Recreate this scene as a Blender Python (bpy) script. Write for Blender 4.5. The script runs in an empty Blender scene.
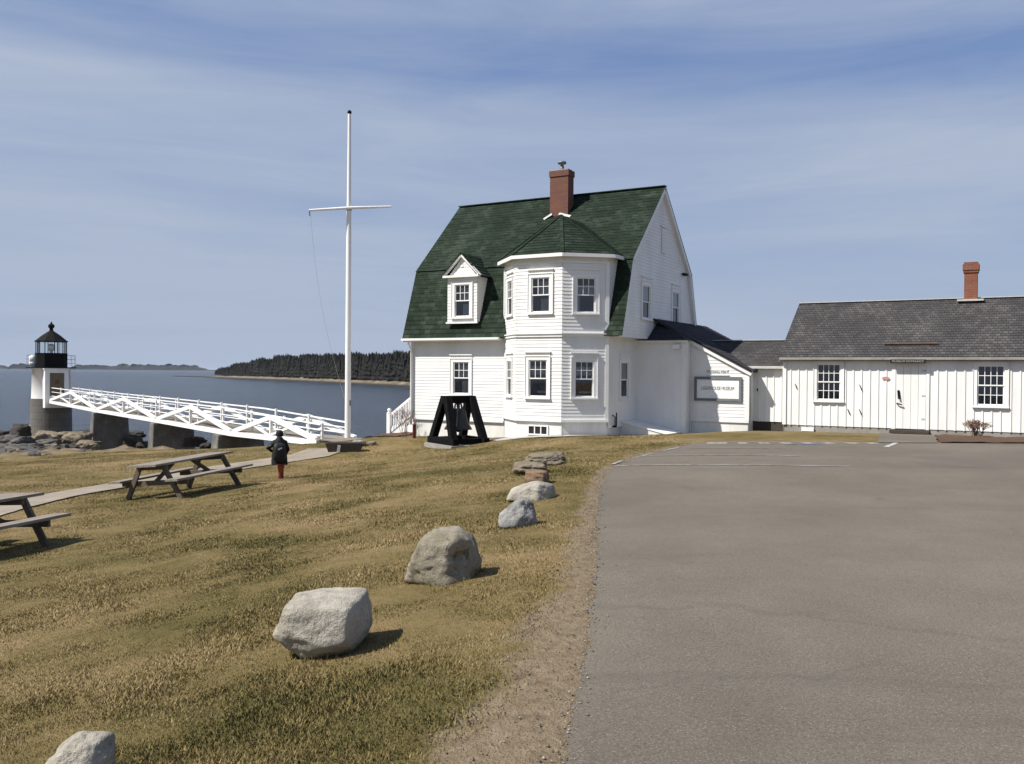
import bpy, bmesh, math, random
import numpy as np
from mathutils import Vector, Matrix, noise

random.seed(7)
rng = np.random.default_rng(11)
SC = bpy.context.scene
COL = SC.collection

# ------------------------------------------------------------------ camera model
F, ROLL, PITCH = 900.0, 0.0078, 0.0116
CR, SR, CP, SP = math.cos(ROLL), math.sin(ROLL), math.cos(PITCH), math.sin(PITCH)

def ray(u, v):
    a, b = u - 512, v - 382
    x, y = a * CR + b * SR, -a * SR + b * CR
    X, Z = x / F, -y / F
    return Vector((X, CP + Z * SP, -SP + Z * CP))

def at(u, v, d):
    r = ray(u, v)
    return r * (d / r.y)

# house frame: x = along the ridge (0 at right roof edge), y = back into the house, z = height relative to the eye
YAW = 0.525
HO = Vector((3.633, 29.7, 0))
LV = Vector((math.cos(YAW), -math.sin(YAW), 0))
WV = Vector((math.sin(YAW), math.cos(YAW), 0))

def hw(l, w, z=0.0):
    return HO + LV * l + WV * w + Vector((0, 0, z))

# ------------------------------------------------------------------ terrain
CTRL = []
def cp(p, z=None):
    CTRL.append((p[0], p[1], p[2] if z is None else z))
def atz(u, v, z):
    r = ray(u, v)
    return r * (z / r.z)
for u, v, z in ((563, 764, -1.62), (1024, 764, -1.62), (597, 560, -1.66), (1024, 560, -1.66), (760, 500, -1.72),
                (608, 468, -1.75), (700, 442, -1.80), (862, 441, -1.80), (1024, 441, -1.80)):
    cp(atz(u, v, z))
for l, w, z in ((-2.585, -.9, -2.16), (-8.72, .3, -2.49), (-.62, 1.2, -2.24), (1.2, 2.6, -2.25), (3.3, 3.2, -1.97),
                (4.3, 3.5, -1.96), (11.5, 3.5, -1.9), (17, 3.5, -1.9), (0, 9, -2.5), (-8.7, 8, -3.2), (10, 11, -2.2),
                (-11.5, 1.5, -2.75), (2.4, 1.4, -1.97)):
    cp(hw(l, w, z))
for u, v, d in ((145, 500, 19.2), (225, 486, 21.2), (30, 545, 13.9), (279, 479, 24.5), (345, 448.5, 36.8), (455, 446, 31),
                (318, 446, 36.5), (250, 465, 28), (50, 457, 42), (0, 462, 40), (105, 453, 63), (165, 453, 52),
                (230, 449, 44), (50, 436, 77.6), (0, 441, 70), (190, 452, 42)):
    cp(at(u, v, d))
for p in ((0, 0, -1.6), (8, 0, -1.58), (-2.9, 5.1, -2.12), (-5, 5, -2.35), (-3, 2, -1.95), (-12, 8, -2.75), (-12, 18, -3.0),
          (-45, 92, -10), (-30, 97, -10), (-12, 78, -10), (3, 66, -9.5), (-15, 62, -7.2), (-62, 78, -10), (-52, 60, -7),
          (-9, 44, -4.6), (-4, 42, -4.4), (0, 48, -5.6), (12, 60, -7), (30, 60, -4), (45, 30, -2), (60, 0, -1.6), (60, 60, -4),
          (-30, 30, -4.2), (-60, 20, -7.5), (-60, 0, -6.5), (0, -30, -1.5), (-30, -30, -4), (40, -30, -1.5),
          (-30, 125, -12), (60, 125, -12), (-90, 100, -12), (0, 115, -12), (-100, 50, -12), (-100, -30, -12),
          (100, 100, -8), (100, 0, -2), (30, 95, -11)):
    CTRL.append(p)
CT = np.array(CTRL)

def _phi(r2):
    return np.where(r2 > 1e-9, 0.5 * r2 * np.log(np.maximum(r2, 1e-9)), 0.0)

_n = len(CT)
_K = _phi(((CT[:, None, :2] - CT[None, :, :2]) ** 2).sum(-1)) + np.eye(_n) * 0.08
_P = np.c_[np.ones(_n), CT[:, :2]]
_A = np.block([[_K, _P], [_P.T, np.zeros((3, 3))]])
_W = np.linalg.solve(_A, np.r_[CT[:, 2], 0, 0, 0])

def terr(x, y):
    x = np.atleast_1d(np.asarray(x, float)); y = np.atleast_1d(np.asarray(y, float))
    out = np.empty(len(x))
    for s in range(0, len(x), 20000):
        xs, ys = x[s:s + 20000], y[s:s + 20000]
        r2 = (xs[:, None] - CT[None, :, 0]) ** 2 + (ys[:, None] - CT[None, :, 1]) ** 2
        out[s:s + 20000] = _phi(r2) @ _W[:_n] + _W[_n] + _W[_n + 1] * xs + _W[_n + 2] * ys
    return np.clip(out, -13, -1.2)

def tz(x, y):
    return float(terr(x, y)[0])

def ghit(u, v):
    r = ray(u, v)
    lo, hi = 0.5, 150.0
    d = np.concatenate([np.linspace(1, 40, 800), np.linspace(40, 150, 600)])
    z = terr(r.x / r.y * d, d)
    below = (r.z / r.y * d) < z
    k = int(np.argmax(below)) if below.any() else len(d) - 1
    lo, hi = d[max(k - 1, 0)], d[k]
    for _ in range(24):
        m = .5 * (lo + hi)
        if r.z / r.y * m < tz(r.x / r.y * m, m): hi = m
        else: lo = m
    return Vector((r.x / r.y * hi, hi, tz(r.x / r.y * hi, hi)))

# ------------------------------------------------------------------ materials
def new_mat(name):
    m = bpy.data.materials.new(name); m.use_nodes = True
    nt = m.node_tree; b = nt.nodes['Principled BSDF']
    return m, nt, b

def N(nt, t, **kw):
    n = nt.nodes.new(t)
    for k, v in kw.items():
        if k.startswith('i_'):
            key = k[2:]
            key = int(key) if key.isdigit() else key.replace('_', ' ')
            n.inputs[key].default_value = v
        else: setattr(n, k, v)
    return n

def ramp(nt, fac, stops):
    r = nt.nodes.new('ShaderNodeValToRGB')
    e = r.color_ramp.elements
    while len(e) > 1: e.remove(e[-1])
    e[0].position = stops[0][0]; e[0].color = (*stops[0][1], 1)
    for p, c in stops[1:]:
        x = e.new(p); x.color = (*c, 1)
    nt.links.new(fac, r.inputs['Fac'])
    return r

def mixc(nt, fac, a, b, mode='MIX'):
    m = nt.nodes.new('ShaderNodeMix'); m.data_type = 'RGBA'; m.blend_type = mode
    for i, val in ((0, fac), (6, a), (7, b)):
        if hasattr(val, 'is_linked'): nt.links.new(val, m.inputs[i])
        elif isinstance(val, (int, float)): m.inputs[i].default_value = val
        else: m.inputs[i].default_value = (*val, 1)
    return m.outputs[2]

def noise_tex(nt, scale, detail=4, rough=.55, coord='Object', dist=0.0, sc=None):
    tc = nt.nodes.new('ShaderNodeTexCoord')
    n = N(nt, 'ShaderNodeTexNoise'); n.inputs['Scale'].default_value = scale
    n.inputs['Detail'].default_value = detail; n.inputs['Roughness'].default_value = rough
    n.inputs['Distortion'].default_value = dist
    if sc:
        mp = nt.nodes.new('ShaderNodeMapping'); mp.inputs['Scale'].default_value = sc
        nt.links.new(tc.outputs[coord], mp.inputs['Vector']); nt.links.new(mp.outputs[0], n.inputs['Vector'])
    else: nt.links.new(tc.outputs[coord], n.inputs['Vector'])
    return n.outputs['Fac']

def bump(nt, bsdf, h, strength=.3, dist=.02):
    b = nt.nodes.new('ShaderNodeBump'); b.inputs['Strength'].default_value = strength; b.inputs['Distance'].default_value = dist
    nt.links.new(h, b.inputs['Height']); nt.links.new(b.outputs[0], bsdf.inputs['Normal'])

def simple(name, c1, c2, scale=6, rough=.7, detail=5, bs=.2, bd=.01, sc=None, metal=0.0, coord='Object', spec=.3):
    m, nt, b = new_mat(name)
    f = noise_tex(nt, scale, detail, .6, coord, sc=sc)
    r = ramp(nt, f, [(.3, c1), (.7, c2)])
    nt.links.new(r.outputs[0], b.inputs['Base Color'])
    b.inputs['Roughness'].default_value = rough; b.inputs['Metallic'].default_value = metal; b.inputs['Specular IOR Level'].default_value = spec
    if bs: bump(nt, b, f, bs, bd)
    return m

M = {}
# white painted clapboard: faint weathering streaks, UV in metres
def white_paint(name, base, dirt, amt=.5):
    m, nt, b = new_mat(name)
    f = noise_tex(nt, 1.4, 6, .65, 'Object', sc=(1, 1, .35))
    g = noise_tex(nt, 14, 4, .6, 'Object', sc=(1, 1, .2))
    c = ramp(nt, f, [(.32, dirt), (.6, base)])
    c2 = mixc(nt, ramp(nt, g, [(.35, (.12,) * 3), (.6, (0,) * 3)]).outputs[0], c.outputs[0], dirt)
    nt.links.new(c2, b.inputs['Base Color']); b.inputs['Roughness'].default_value = .45
    bump(nt, b, g, .08, .004)
    return m
M['white'] = white_paint('white_clapboard_paint', (.74, .74, .72), (.65, .645, .615))
M['trim'] = white_paint('white_trim_paint', (.76, .76, .745), (.68, .675, .655))
M['fnd'] = white_paint('whitewashed_foundation', (.72, .72, .69), (.57, .56, .53))
M['board'] = white_paint('white_board_paint', (.76, .76, .735), (.66, .66, .63))

def shingles(name, cols, wdt, hgt, rough=.85, patch=None):
    m, nt, b = new_mat(name)
    uv = N(nt, 'ShaderNodeUVMap', uv_map='UVMap')
    br = N(nt, 'ShaderNodeTexBrick'); br.offset = .5; br.squash = 1
    br.inputs['Scale'].default_value = 1; br.inputs['Brick Width'].default_value = wdt; br.inputs['Row Height'].default_value = hgt
    br.inputs['Mortar Size'].default_value = .006; br.inputs['Mortar Smooth'].default_value = .1; br.inputs['Bias'].default_value = 0
    br.inputs['Color1'].default_value = (0, 0, 0, 1); br.inputs['Color2'].default_value = (1, 1, 1, 1); br.inputs['Mortar'].default_value = (.5, .5, .5, 1)
    nt.links.new(uv.outputs[0], br.inputs['Vector'])
    big = N(nt, 'ShaderNodeTexNoise', i_Scale=.55, i_Detail=5.0, i_Roughness=.65); nt.links.new(uv.outputs[0], big.inputs['Vector'])
    fine = N(nt, 'ShaderNodeTexNoise', i_Scale=26.0, i_Detail=3.0); nt.links.new(uv.outputs[0], fine.inputs['Vector'])
    # per shingle value
    s = N(nt, 'ShaderNodeMath', operation='MULTIPLY_ADD'); nt.links.new(br.outputs['Color'], s.inputs[0]); s.inputs[1].default_value = .26
    nt.links.new(big.outputs['Fac'], s.inputs[2])
    s2 = N(nt, 'ShaderNodeMath', operation='MULTIPLY_ADD'); nt.links.new(fine.outputs['Fac'], s2.inputs[0]); s2.inputs[1].default_value = .35
    nt.links.new(s.outputs[0], s2.inputs[2])
    st = [(.45 + .75 * i / (len(cols) - 1) * .9, c) for i, c in enumerate(cols)]
    st = [(min(p, .999), c) for p, c in st]
    r = ramp(nt, s2.outputs[0], st)
    # tone spread without clamping: scale to 0..1
    mr = N(nt, 'ShaderNodeMapRange'); mr.inputs[1].default_value = .42; mr.inputs[2].default_value = 1.02
    nt.links.new(s2.outputs[0], mr.inputs[0])
    r2 = ramp(nt, mr.outputs[0], [(i / (len(cols) - 1), c) for i, c in enumerate(cols)])
    col = mixc(nt, br.outputs['Fac'], r2.outputs[0], tuple(x * .45 for x in cols[0]))
    nt.links.new(col, b.inputs['Base Color']); b.inputs['Roughness'].default_value = rough
    b.inputs['Specular IOR Level'].default_value = .12
    bump(nt, b, s2.outputs[0], .5, .012)
    return m
M['green'] = shingles('green_asphalt_shingles', [(.0045, .0088, .0052), (.0095, .0170, .0102), (.0155, .0258, .0162), (.036, .050, .036)], .26, .18)
M['grey_sh'] = shingles('weathered_grey_wood_shingles', [(.026, .025, .026), (.044, .042, .043), (.058, .055, .055), (.092, .087, .084)], .14, .15)
M['black_sh'] = shingles('black_asphalt_shingles', [(.016, .017, .02), (.024, .025, .03), (.032, .033, .04), (.045, .046, .052)], .26, .16)

def brick(name, c1, c2, mort):
    m, nt, b = new_mat(name)
    uv = N(nt, 'ShaderNodeUVMap', uv_map='UVMap')
    br = N(nt, 'ShaderNodeTexBrick'); br.inputs['Scale'].default_value = 1
    br.inputs['Brick Width'].default_value = .215; br.inputs['Row Height'].default_value = .075; br.inputs['Mortar Size'].default_value = .006
    br.inputs['Color1'].default_value = (*c1, 1); br.inputs['Color2'].default_value = (*c2, 1); br.inputs['Mortar'].default_value = (*mort, 1)
    nt.links.new(uv.outputs[0], br.inputs['Vector'])
    f = noise_tex(nt, 5, 5)
    c = mixc(nt, ramp(nt, f, [(.35, (.0,) * 3), (.7, (.45,) * 3)]).outputs[0], br.outputs['Color'], tuple(x * .6 for x in c1))
    nt.links.new(c, b.inputs['Base Color']); b.inputs['Roughness'].default_value = .85
    bump(nt, b, br.outputs['Fac'], -.4, .008)
    return m
M['brick'] = brick('red_brick', (.135, .047, .028), (.105, .038, .024), (.15, .085, .06))
M['brick2'] = brick('orange_red_brick', (.21, .066, .034), (.155, .052, .028), (.2, .12, .08))

def stone(name, cols, scale=3.0, bs=.6, bd=.05, rough=.85, spots=None):
    m, nt, b = new_mat(name)
    f = noise_tex(nt, scale, 8, .65, 'Object')
    g = noise_tex(nt, scale * 14, 4, .7, 'Object')
    s = N(nt, 'ShaderNodeMath', operation='MULTIPLY_ADD'); nt.links.new(g, s.inputs[0]); s.inputs[1].default_value = .45; nt.links.new(f, s.inputs[2])
    mr = N(nt, 'ShaderNodeMapRange'); mr.inputs[1].default_value = .45; mr.inputs[2].default_value = 1.0; nt.links.new(s.outputs[0], mr.inputs[0])
    r = ramp(nt, mr.outputs[0], [(i / (len(cols) - 1), c) for i, c in enumerate(cols)])
    c = r.outputs[0]
    if spots:
        h = noise_tex(nt, scale * 2.3, 6, .7, 'Object', dist=.6)
        c = mixc(nt, ramp(nt, h, [(.55, (0, 0, 0)), (.62, (1, 1, 1))]).outputs[0], c, spots)
    nt.links.new(c, b.inputs['Base Color']); b.inputs['Roughness'].default_value = rough
    b.inputs['Specular IOR Level'].default_value = .3
    bump(nt, b, s.outputs[0], bs, bd)
    return m
M['rock_white'] = stone('pale_granite', [(.10, .085, .062), (.25, .228, .185), (.35, .325, .275), (.45, .425, .37)], 3.2, .9, .035)
M['rock_tan'] = stone('lichened_tan_granite', [(.075, .065, .048), (.17, .148, .108), (.26, .23, .175), (.34, .31, .245)], 3.5, .8, .03, spots=(.10, .09, .07))
M['rock_grey'] = stone('grey_white_granite', [(.05, .05, .05), (.13, .127, .12), (.26, .252, .238), (.40, .39, .37)], 4, .8, .03)
M['rock_red'] = stone('reddish_sandstone', [(.10, .062, .038), (.17, .11, .07), (.23, .16, .11)], 4, .5, .02)
M['rock_brown'] = stone('brown_ledge_stone', [(.09, .07, .05), (.17, .14, .10), (.24, .205, .155)], 3, .8, .04)
M['shore_tan'] = stone('tan_shore_granite', [(.055, .045, .034), (.18, .145, .10), (.29, .245, .18)], .9, .9, .15)
M['shore_grey'] = stone('grey_shore_granite', [(.035, .034, .031), (.095, .09, .083), (.18, .17, .155)], .9, .9, .15)
M['shore_dark'] = stone('weed_darkened_shore_rock', [(.018, .017, .015), (.04, .036, .03), (.07, .062, .052)], .9, .9, .15)
M['granite_block'] = None
def granite_blocks(name, c1, c2, mort, bw, bh):
    m, nt, b = new_mat(name)
    uv = N(nt, 'ShaderNodeUVMap', uv_map='UVMap')
    br = N(nt, 'ShaderNodeTexBrick'); br.inputs['Scale'].default_value = 1
    br.inputs['Brick Width'].default_value = bw; br.inputs['Row Height'].default_value = bh; br.inputs['Mortar Size'].default_value = .02
    br.inputs['Color1'].default_value = (*c1, 1); br.inputs['Color2'].default_value = (*c2, 1); br.inputs['Mortar'].default_value = (*mort, 1)
    nt.links.new(uv.outputs[0], br.inputs['Vector'])
    f = noise_tex(nt, 1.3, 7, .65)
    c = mixc(nt, ramp(nt, f, [(.4, (.0,) * 3), (.7, (.6,) * 3)]).outputs[0], br.outputs['Color'], tuple(x * .5 for x in c1))
    nt.links.new(c, b.inputs['Base Color']); b.inputs['Roughness'].default_value = .9
    bump(nt, b, f, .6, .05)
    return m
M['granite_block'] = granite_blocks('granite_blocks', (.135, .127, .112), (.105, .10, .09), (.06, .057, .05), 1.1, .6)
M['pier'] = stone('stained_pier_concrete', [(.05, .047, .042), (.125, .118, .105), (.27, .26, .24)], .8, .5, .05)
M['concrete'] = stone('pale_concrete', [(.20, .185, .16), (.30, .28, .245), (.36, .34, .30)], 1.5, .3, .01)
M['block'] = stone('grey_foundation_block', [(.16, .15, .135), (.25, .235, .21), (.31, .295, .265)], 2, .4, .01)
M['wood_grey'] = simple('weathered_grey_wood', (.125, .108, .088), (.27, .238, .20), 3, .85, 6, .4, .006, sc=(14, 1.2, 14))
M['wood_dark'] = simple('dark_stained_wood', (.032, .026, .021), (.07, .056, .045), 3, .85, 6, .4, .006, sc=(10, 1.5, 10))
M['black_wood'] = simple('black_painted_timber', (.004, .004, .0045), (.008, .008, .0085), 8, .95, 4, .2, .004, spec=.08)
M['black_paint'] = simple('black_iron_paint', (.004, .0045, .005), (.007, .0075, .008), 10, .8, 4, .1, .003, spec=.12)
M['bell'] = simple('dark_bronze', (.022, .024, .025), (.05, .052, .052), 9, .6, 4, .15, .003, metal=.4)
M['red_post'] = simple('dark_red_paint', (.09, .018, .015), (.14, .03, .022), 9, .6)
M['sign_grey'] = simple('grey_sign_frame_paint', (.115, .13, .135), (.15, .165, .17), 8, .6)
M['sign_white'] = simple('white_sign_panel', (.70, .71, .70), (.78, .78, .77), 5, .5, bs=0)
M['letter_grey'] = simple('grey_lettering', (.16, .16, .15), (.21, .21, .20), 8, .6, bs=0)
M['letter_pale'] = simple('pale_grey_lettering', (.50, .50, .48), (.56, .56, .54), 8, .6, bs=0)
M['letter_dim'] = simple('cream_lettering', (.30, .29, .26), (.36, .35, .32), 8, .6, bs=0)
M['sign_black'] = simple('black_sign_board', (.008, .008, .008), (.014, .014, .014), 8, .6, bs=0)
M['sign_red'] = simple('faded_red_sign', (.44, .15, .15), (.55, .27, .26), 12, .5, bs=0)
M['steel'] = simple('galvanised_steel', (.10, .11, .12), (.2, .2, .2), 12, .5, metal=.3)
M['brass'] = simple('dark_brass', (.10, .075, .05), (.16, .12, .08), 9, .6)
M['rust'] = simple('rusty_brown_plank', (.075, .045, .03), (.12, .075, .05), 6, .85)
M['lead'] = simple('pale_lead_flashing', (.38, .38, .36), (.52, .52, .5), 7, .6)
M['curtain'] = simple('white_net_curtain', (.60, .60, .58), (.80, .80, .78), 3, .9, 3, .3, .02, sc=(30, 30, 1))
M['shade'] = simple('white_roller_blind', (.68, .69, .69), (.76, .77, .77), 4, .8, bs=0)
M['room_dark'] = simple('painted_room_dark', (.010, .010, .010), (.022, .021, .02), 2.5, .9, bs=0)  # near-black colour stands in for the shade of an unlit room
M['mulch'] = simple('brown_bark_mulch', (.045, .026, .018), (.135, .075, .045), 34, .95, 6, .9, .04)
M['gravel'] = simple('pale_gravel', (.24, .22, .19), (.48, .45, .41), 45, .9, 5, .9, .02)
M['twig'] = simple('bare_pinkish_twigs', (.13, .085, .07), (.22, .15, .125), 9, .8)
M['dead_flower'] = simple('dried_flower_heads', (.09, .055, .04), (.20, .13, .09), 30, .95)
M['skin'] = simple('skin', (.42, .25, .18), (.48, .29, .21), 12, .55, bs=0)
M['coat'] = simple('black_padded_coat', (.004, .0045, .006), (.010, .0105, .013), 6, .8, 5, .4, .02)
M['pack'] = simple('black_nylon_backpack', (.005, .0055, .007), (.014, .015, .018), 7, .6, 4, .3, .01)
M['pack_strip'] = simple('pale_reflective_strip', (.45, .46, .48), (.58, .59, .6), 7, .4)
M['trousers'] = simple('orange_red_trousers', (.28, .045, .025), (.38, .075, .04), 10, .8)
M['boot'] = simple('dark_red_boots', (.16, .03, .02), (.22, .045, .03), 10, .6)
M['hair'] = simple('dark_brown_hair', (.012, .009, .007), (.028, .02, .015), 20, .6, sc=(8, 8, 1))

def glass(name, tint=(1, 1, 1), mixf=.35):
    m, nt, b = new_mat(name)
    nt.nodes.remove(b)
    out = nt.nodes['Material Output']
    tr = N(nt, 'ShaderNodeBsdfTransparent'); tr.inputs[0].default_value = (*tint, 1)
    gl = N(nt, 'ShaderNodeBsdfGlossy'); gl.inputs['Roughness'].default_value = .02
    nz = noise_tex(nt, 1.5, 2, .5)
    bp = N(nt, 'ShaderNodeBump'); bp.inputs['Strength'].default_value = .06; bp.inputs['Distance'].default_value = .02
    nt.links.new(nz, bp.inputs['Height']); nt.links.new(bp.outputs[0], gl.inputs['Normal'])
    fr = N(nt, 'ShaderNodeFresnel'); fr.inputs['IOR'].default_value = 1.5
    ad = N(nt, 'ShaderNodeMath', operation='ADD'); ad.inputs[1].default_value = mixf; nt.links.new(fr.outputs[0], ad.inputs[0])
    mx = N(nt, 'ShaderNodeMixShader'); nt.links.new(ad.outputs[0], mx.inputs[0]); nt.links.new(tr.outputs[0], mx.inputs[1]); nt.links.new(gl.outputs[0], mx.inputs[2])
    nt.links.new(mx.outputs[0], out.inputs['Surface'])
    return m
M['glass'] = glass('window_glass', (.62, .65, .66), .055)
M['lantern_glass'] = glass('lantern_glass', (.92, .95, .95), .03)
_m, _nt, _b = new_mat('fresnel_lens_glass'); _b.inputs['Base Color'].default_value = (.95, .96, .95, 1); _b.inputs['Roughness'].default_value = .12
_b.inputs['Transmission Weight'].default_value = 0; M['lens'] = _m

# ------------------------------------------------------------------ mesh builder
class MB:
    def __init__(s): s.v = []; s.f = []; s.smooth = []
    def quad(s, *pts, smooth=False):
        i = len(s.v); s.v += [tuple(p) for p in pts]; s.f.append(tuple(range(i, i + len(pts)))); s.smooth.append(smooth)
    def hexa(s, b, t):            # b,t: 4 points each, counter-clockwise seen from above
        i = len(s.v); s.v += [tuple(p) for p in b] + [tuple(p) for p in t]
        for f in ((3, 2, 1, 0), (4, 5, 6, 7), (0, 1, 5, 4), (1, 2, 6, 5), (2, 3, 7, 6), (3, 0, 4, 7)):
            s.f.append(tuple(i + k for k in f)); s.smooth.append(False)
    def box(s, x0, x1, y0, y1, z0, z1, T=None):
        T = T or (lambda a, b, c: (a, b, c))
        s.hexa([T(x0, y0, z0), T(x1, y0, z0), T(x1, y1, z0), T(x0, y1, z0)], [T(x0, y0, z1), T(x1, y0, z1), T(x1, y1, z1), T(x0, y1, z1)])
    def bar(s, p, q, a, b, up=(0, 0, 1)):     # rectangular beam from p to q, a wide (sideways), b deep
        p, q = Vector(p), Vector(q); d = (q - p).normalized(); up = Vector(up)
        sd = d.cross(up)
        if sd.length < 1e-4: sd = d.cross(Vector((1, 0, 0)))
        sd.normalize(); u2 = sd.cross(d).normalized()
        c = [(-a / 2, -b / 2), (a / 2, -b / 2), (a / 2, b / 2), (-a / 2, b / 2)]
        i = len(s.v)
        for e in (p, q):
            for x, y in c: s.v.append(tuple(e + sd * x + u2 * y))
        for f in ((0, 1, 2, 3), (7, 6, 5, 4), (0, 4, 5, 1), (1, 5, 6, 2), (2, 6, 7, 3), (3, 7, 4, 0)):
            s.f.append(tuple(i + k for k in f)); s.smooth.append(False)
    def tube(s, pts, rads, n=10, cap=True):
        pts = [Vector(p) for p in pts]; i0 = len(s.v)
        for k, p in enumerate(pts):
            d = (pts[min(k + 1, len(pts) - 1)] - pts[max(k - 1, 0)]).normalized()
            a = d.cross(Vector((0, 0, 1)))
            if a.length < 1e-3: a = Vector((1, 0, 0))
            a.normalize(); b = d.cross(a)
            r = rads[k] if hasattr(rads, '__len__') else rads
            for j in range(n):
                t = 2 * math.pi * j / n; s.v.append(tuple(p + a * (r * math.cos(t)) + b * (r * math.sin(t))))
        for k in range(len(pts) - 1):
            for j in range(n):
                a, b = i0 + k * n + j, i0 + k * n + (j + 1) % n
                s.f.append((a, b, b + n, a + n)); s.smooth.append(n > 6)
        if cap:
            e0 = i0 + (len(pts) - 1) * n
            s.quad(*[s.v[i0 + j] for j in range(n)]); s.quad(*[s.v[e0 + j] for j in reversed(range(n))])
    def lathe(s, prof, c=(0, 0, 0), n=24, ph=0.0, smooth=True):
        i0 = len(s.v)
        for r, z in prof:
            for j in range(n):
                t = ph + 2 * math.pi * j / n; s.v.append((c[0] + r * math.cos(t), c[1] + r * math.sin(t), c[2] + z))
        for k in range(len(prof) - 1):
            for j in range(n):
                a, b = i0 + k * n + j, i0 + k * n + (j + 1) % n
                s.f.append((a, b, b + n, a + n)); s.smooth.append(smooth)
        e0 = i0 + (len(prof) - 1) * n
        s.quad(*[s.v[i0 + j] for j in reversed(range(n))]); s.quad(*[s.v[e0 + j] for j in range(n)])
    def build(s, name, mat, parent=None, off=(0, 0, 0), bevel=0.0):
        me = bpy.data.meshes.new(name)
        o = Vector(off)
        me.from_pydata([tuple(Vector(p) - o) for p in s.v], [], s.f)
        me.polygons.foreach_set('use_smooth', s.smooth)
        auto_uv(me)
        me.materials.append(mat)
        ob = bpy.data.objects.new(name, me); COL.objects.link(ob)
        ob.location = o
        if parent: ob.parent = parent
        if bevel:
            md = ob.modifiers.new('bevel', 'BEVEL'); md.width = bevel; md.segments = 2; md.limit_method = 'ANGLE'; md.angle_limit = math.radians(40)
        return ob

def auto_uv(me):
    uvl = me.uv_layers.new(name='UVMap')
    co = np.empty(len(me.vertices) * 3); me.vertices.foreach_get('co', co); co = co.reshape(-1, 3)
    lv = np.empty(len(me.loops), int); me.loops.foreach_get('vertex_index', lv)
    pn = np.empty(len(me.polygons) * 3); me.polygons.foreach_get('normal', pn); pn = pn.reshape(-1, 3)
    lt = np.empty(len(me.polygons), int); me.polygons.foreach_get('loop_total', lt)
    ln = np.repeat(pn, lt, axis=0); p = co[lv]
    ua = np.stack([-ln[:, 1], ln[:, 0], np.zeros(len(ln))], 1); l = np.linalg.norm(ua, axis=1)
    ua[l < 1e-3] = (1, 0, 0); l[l < 1e-3] = 1; ua /= l[:, None]
    va = np.cross(ln, ua)
    uv = np.stack([(p * ua).sum(1), (p * va).sum(1)], 1)
    uvl.data.foreach_set('uv', uv.ravel())

def tag(o, label=None, cat=None, group=None, kind=None):
    for k, v in (('label', label), ('category', cat), ('group', group), ('kind', kind)):
        if v: o[k] = v
    return o

def thing(name, loc, rz, label, cat, group=None):
    o = bpy.data.objects.new(name, None); COL.objects.link(o)
    o.location = loc; o.rotation_euler = (0, 0, rz); o.empty_display_size = .3
    return tag(o, label, cat, group)

def clone(o, parent=None):
    c = o.copy(); COL.objects.link(c)
    if parent: c.parent = parent
    for ch in list(o.children): clone(ch, c)
    return c

def text_mesh(name, body, size, width, mat, parent, M4, depth=.008):
    cu = bpy.data.curves.new(name, 'FONT'); cu.body = body; cu.size = size; cu.align_x = 'CENTER'; cu.align_y = 'CENTER'; cu.extrude = depth
    t = bpy.data.objects.new(name + '_source', cu); COL.objects.link(t)
    dg = bpy.context.evaluated_depsgraph_get()
    me = bpy.data.meshes.new_from_object(t.evaluated_get(dg))
    bpy.data.objects.remove(t)
    xs = [v.co.x for v in me.vertices]; w0 = max(xs) - min(xs); cx = .5 * (max(xs) + min(xs))
    for v in me.vertices: v.co.x = (v.co.x - cx) * (width / w0)
    me.transform(M4); me.name = name; me.materials.clear(); me.materials.append(mat)
    o = bpy.data.objects.new(name, me); COL.objects.link(o); o.parent = parent
    return o

# wall frame: origin (l,w), direction (dl,dw) running right as seen from outside
def wallT(ol, ow, ang):
    dl, dw = math.cos(math.radians(ang)), math.sin(math.radians(ang))
    def T(x, out, z): return (ol + dl * x + dw * out, ow + dw * x - dl * out, z)
    return T

def siding(mb, T, xr, z0, z1, openings=(), e=.115, o0=.002, o1=.014):
    n = max(1, round((z1 - z0) / e)); h = (z1 - z0) / n
    for k in range(n):
        a, b = z0 + k * h, z0 + (k + 1) * h
        xa, xb = xr(a + 1e-4), xr(b - 1e-4)
        m = .5 * (a + b)
        segs = [(0., 1.)]
        for (x0, x1, y0, y1) in openings:
            if y0 < m < y1:
                w = xa[1] - xa[0]
                if w <= 1e-4: continue
                t0, t1 = (x0 - xa[0]) / w, (x1 - xa[0]) / w
                ns = []
                for s0, s1 in segs:
                    if t1 <= s0 or t0 >= s1: ns.append((s0, s1)); continue
                    if t0 > s0: ns.append((s0, t0))
                    if t1 < s1: ns.append((t1, s1))
                segs = ns
        for s0, s1 in segs:
            la, ra = xa[0] + (xa[1] - xa[0]) * s0, xa[0] + (xa[1] - xa[0]) * s1
            lb, rb = xb[0] + (xb[1] - xb[0]) * s0, xb[0] + (xb[1] - xb[0]) * s1
            if openings: lb, rb = (la if s0 > 0 else lb), (ra if s1 < 1 else rb)
            j = random.uniform(-.0015, .0015)
            mb.quad(T(la, o1 + j, a), T(ra, o1 + j, a), T(rb, o0, b), T(lb, o0, b))
            mb.quad(T(la, o0, a), T(ra, o0, a), T(ra, o1 + j, a), T(la, o1 + j, a))

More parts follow.
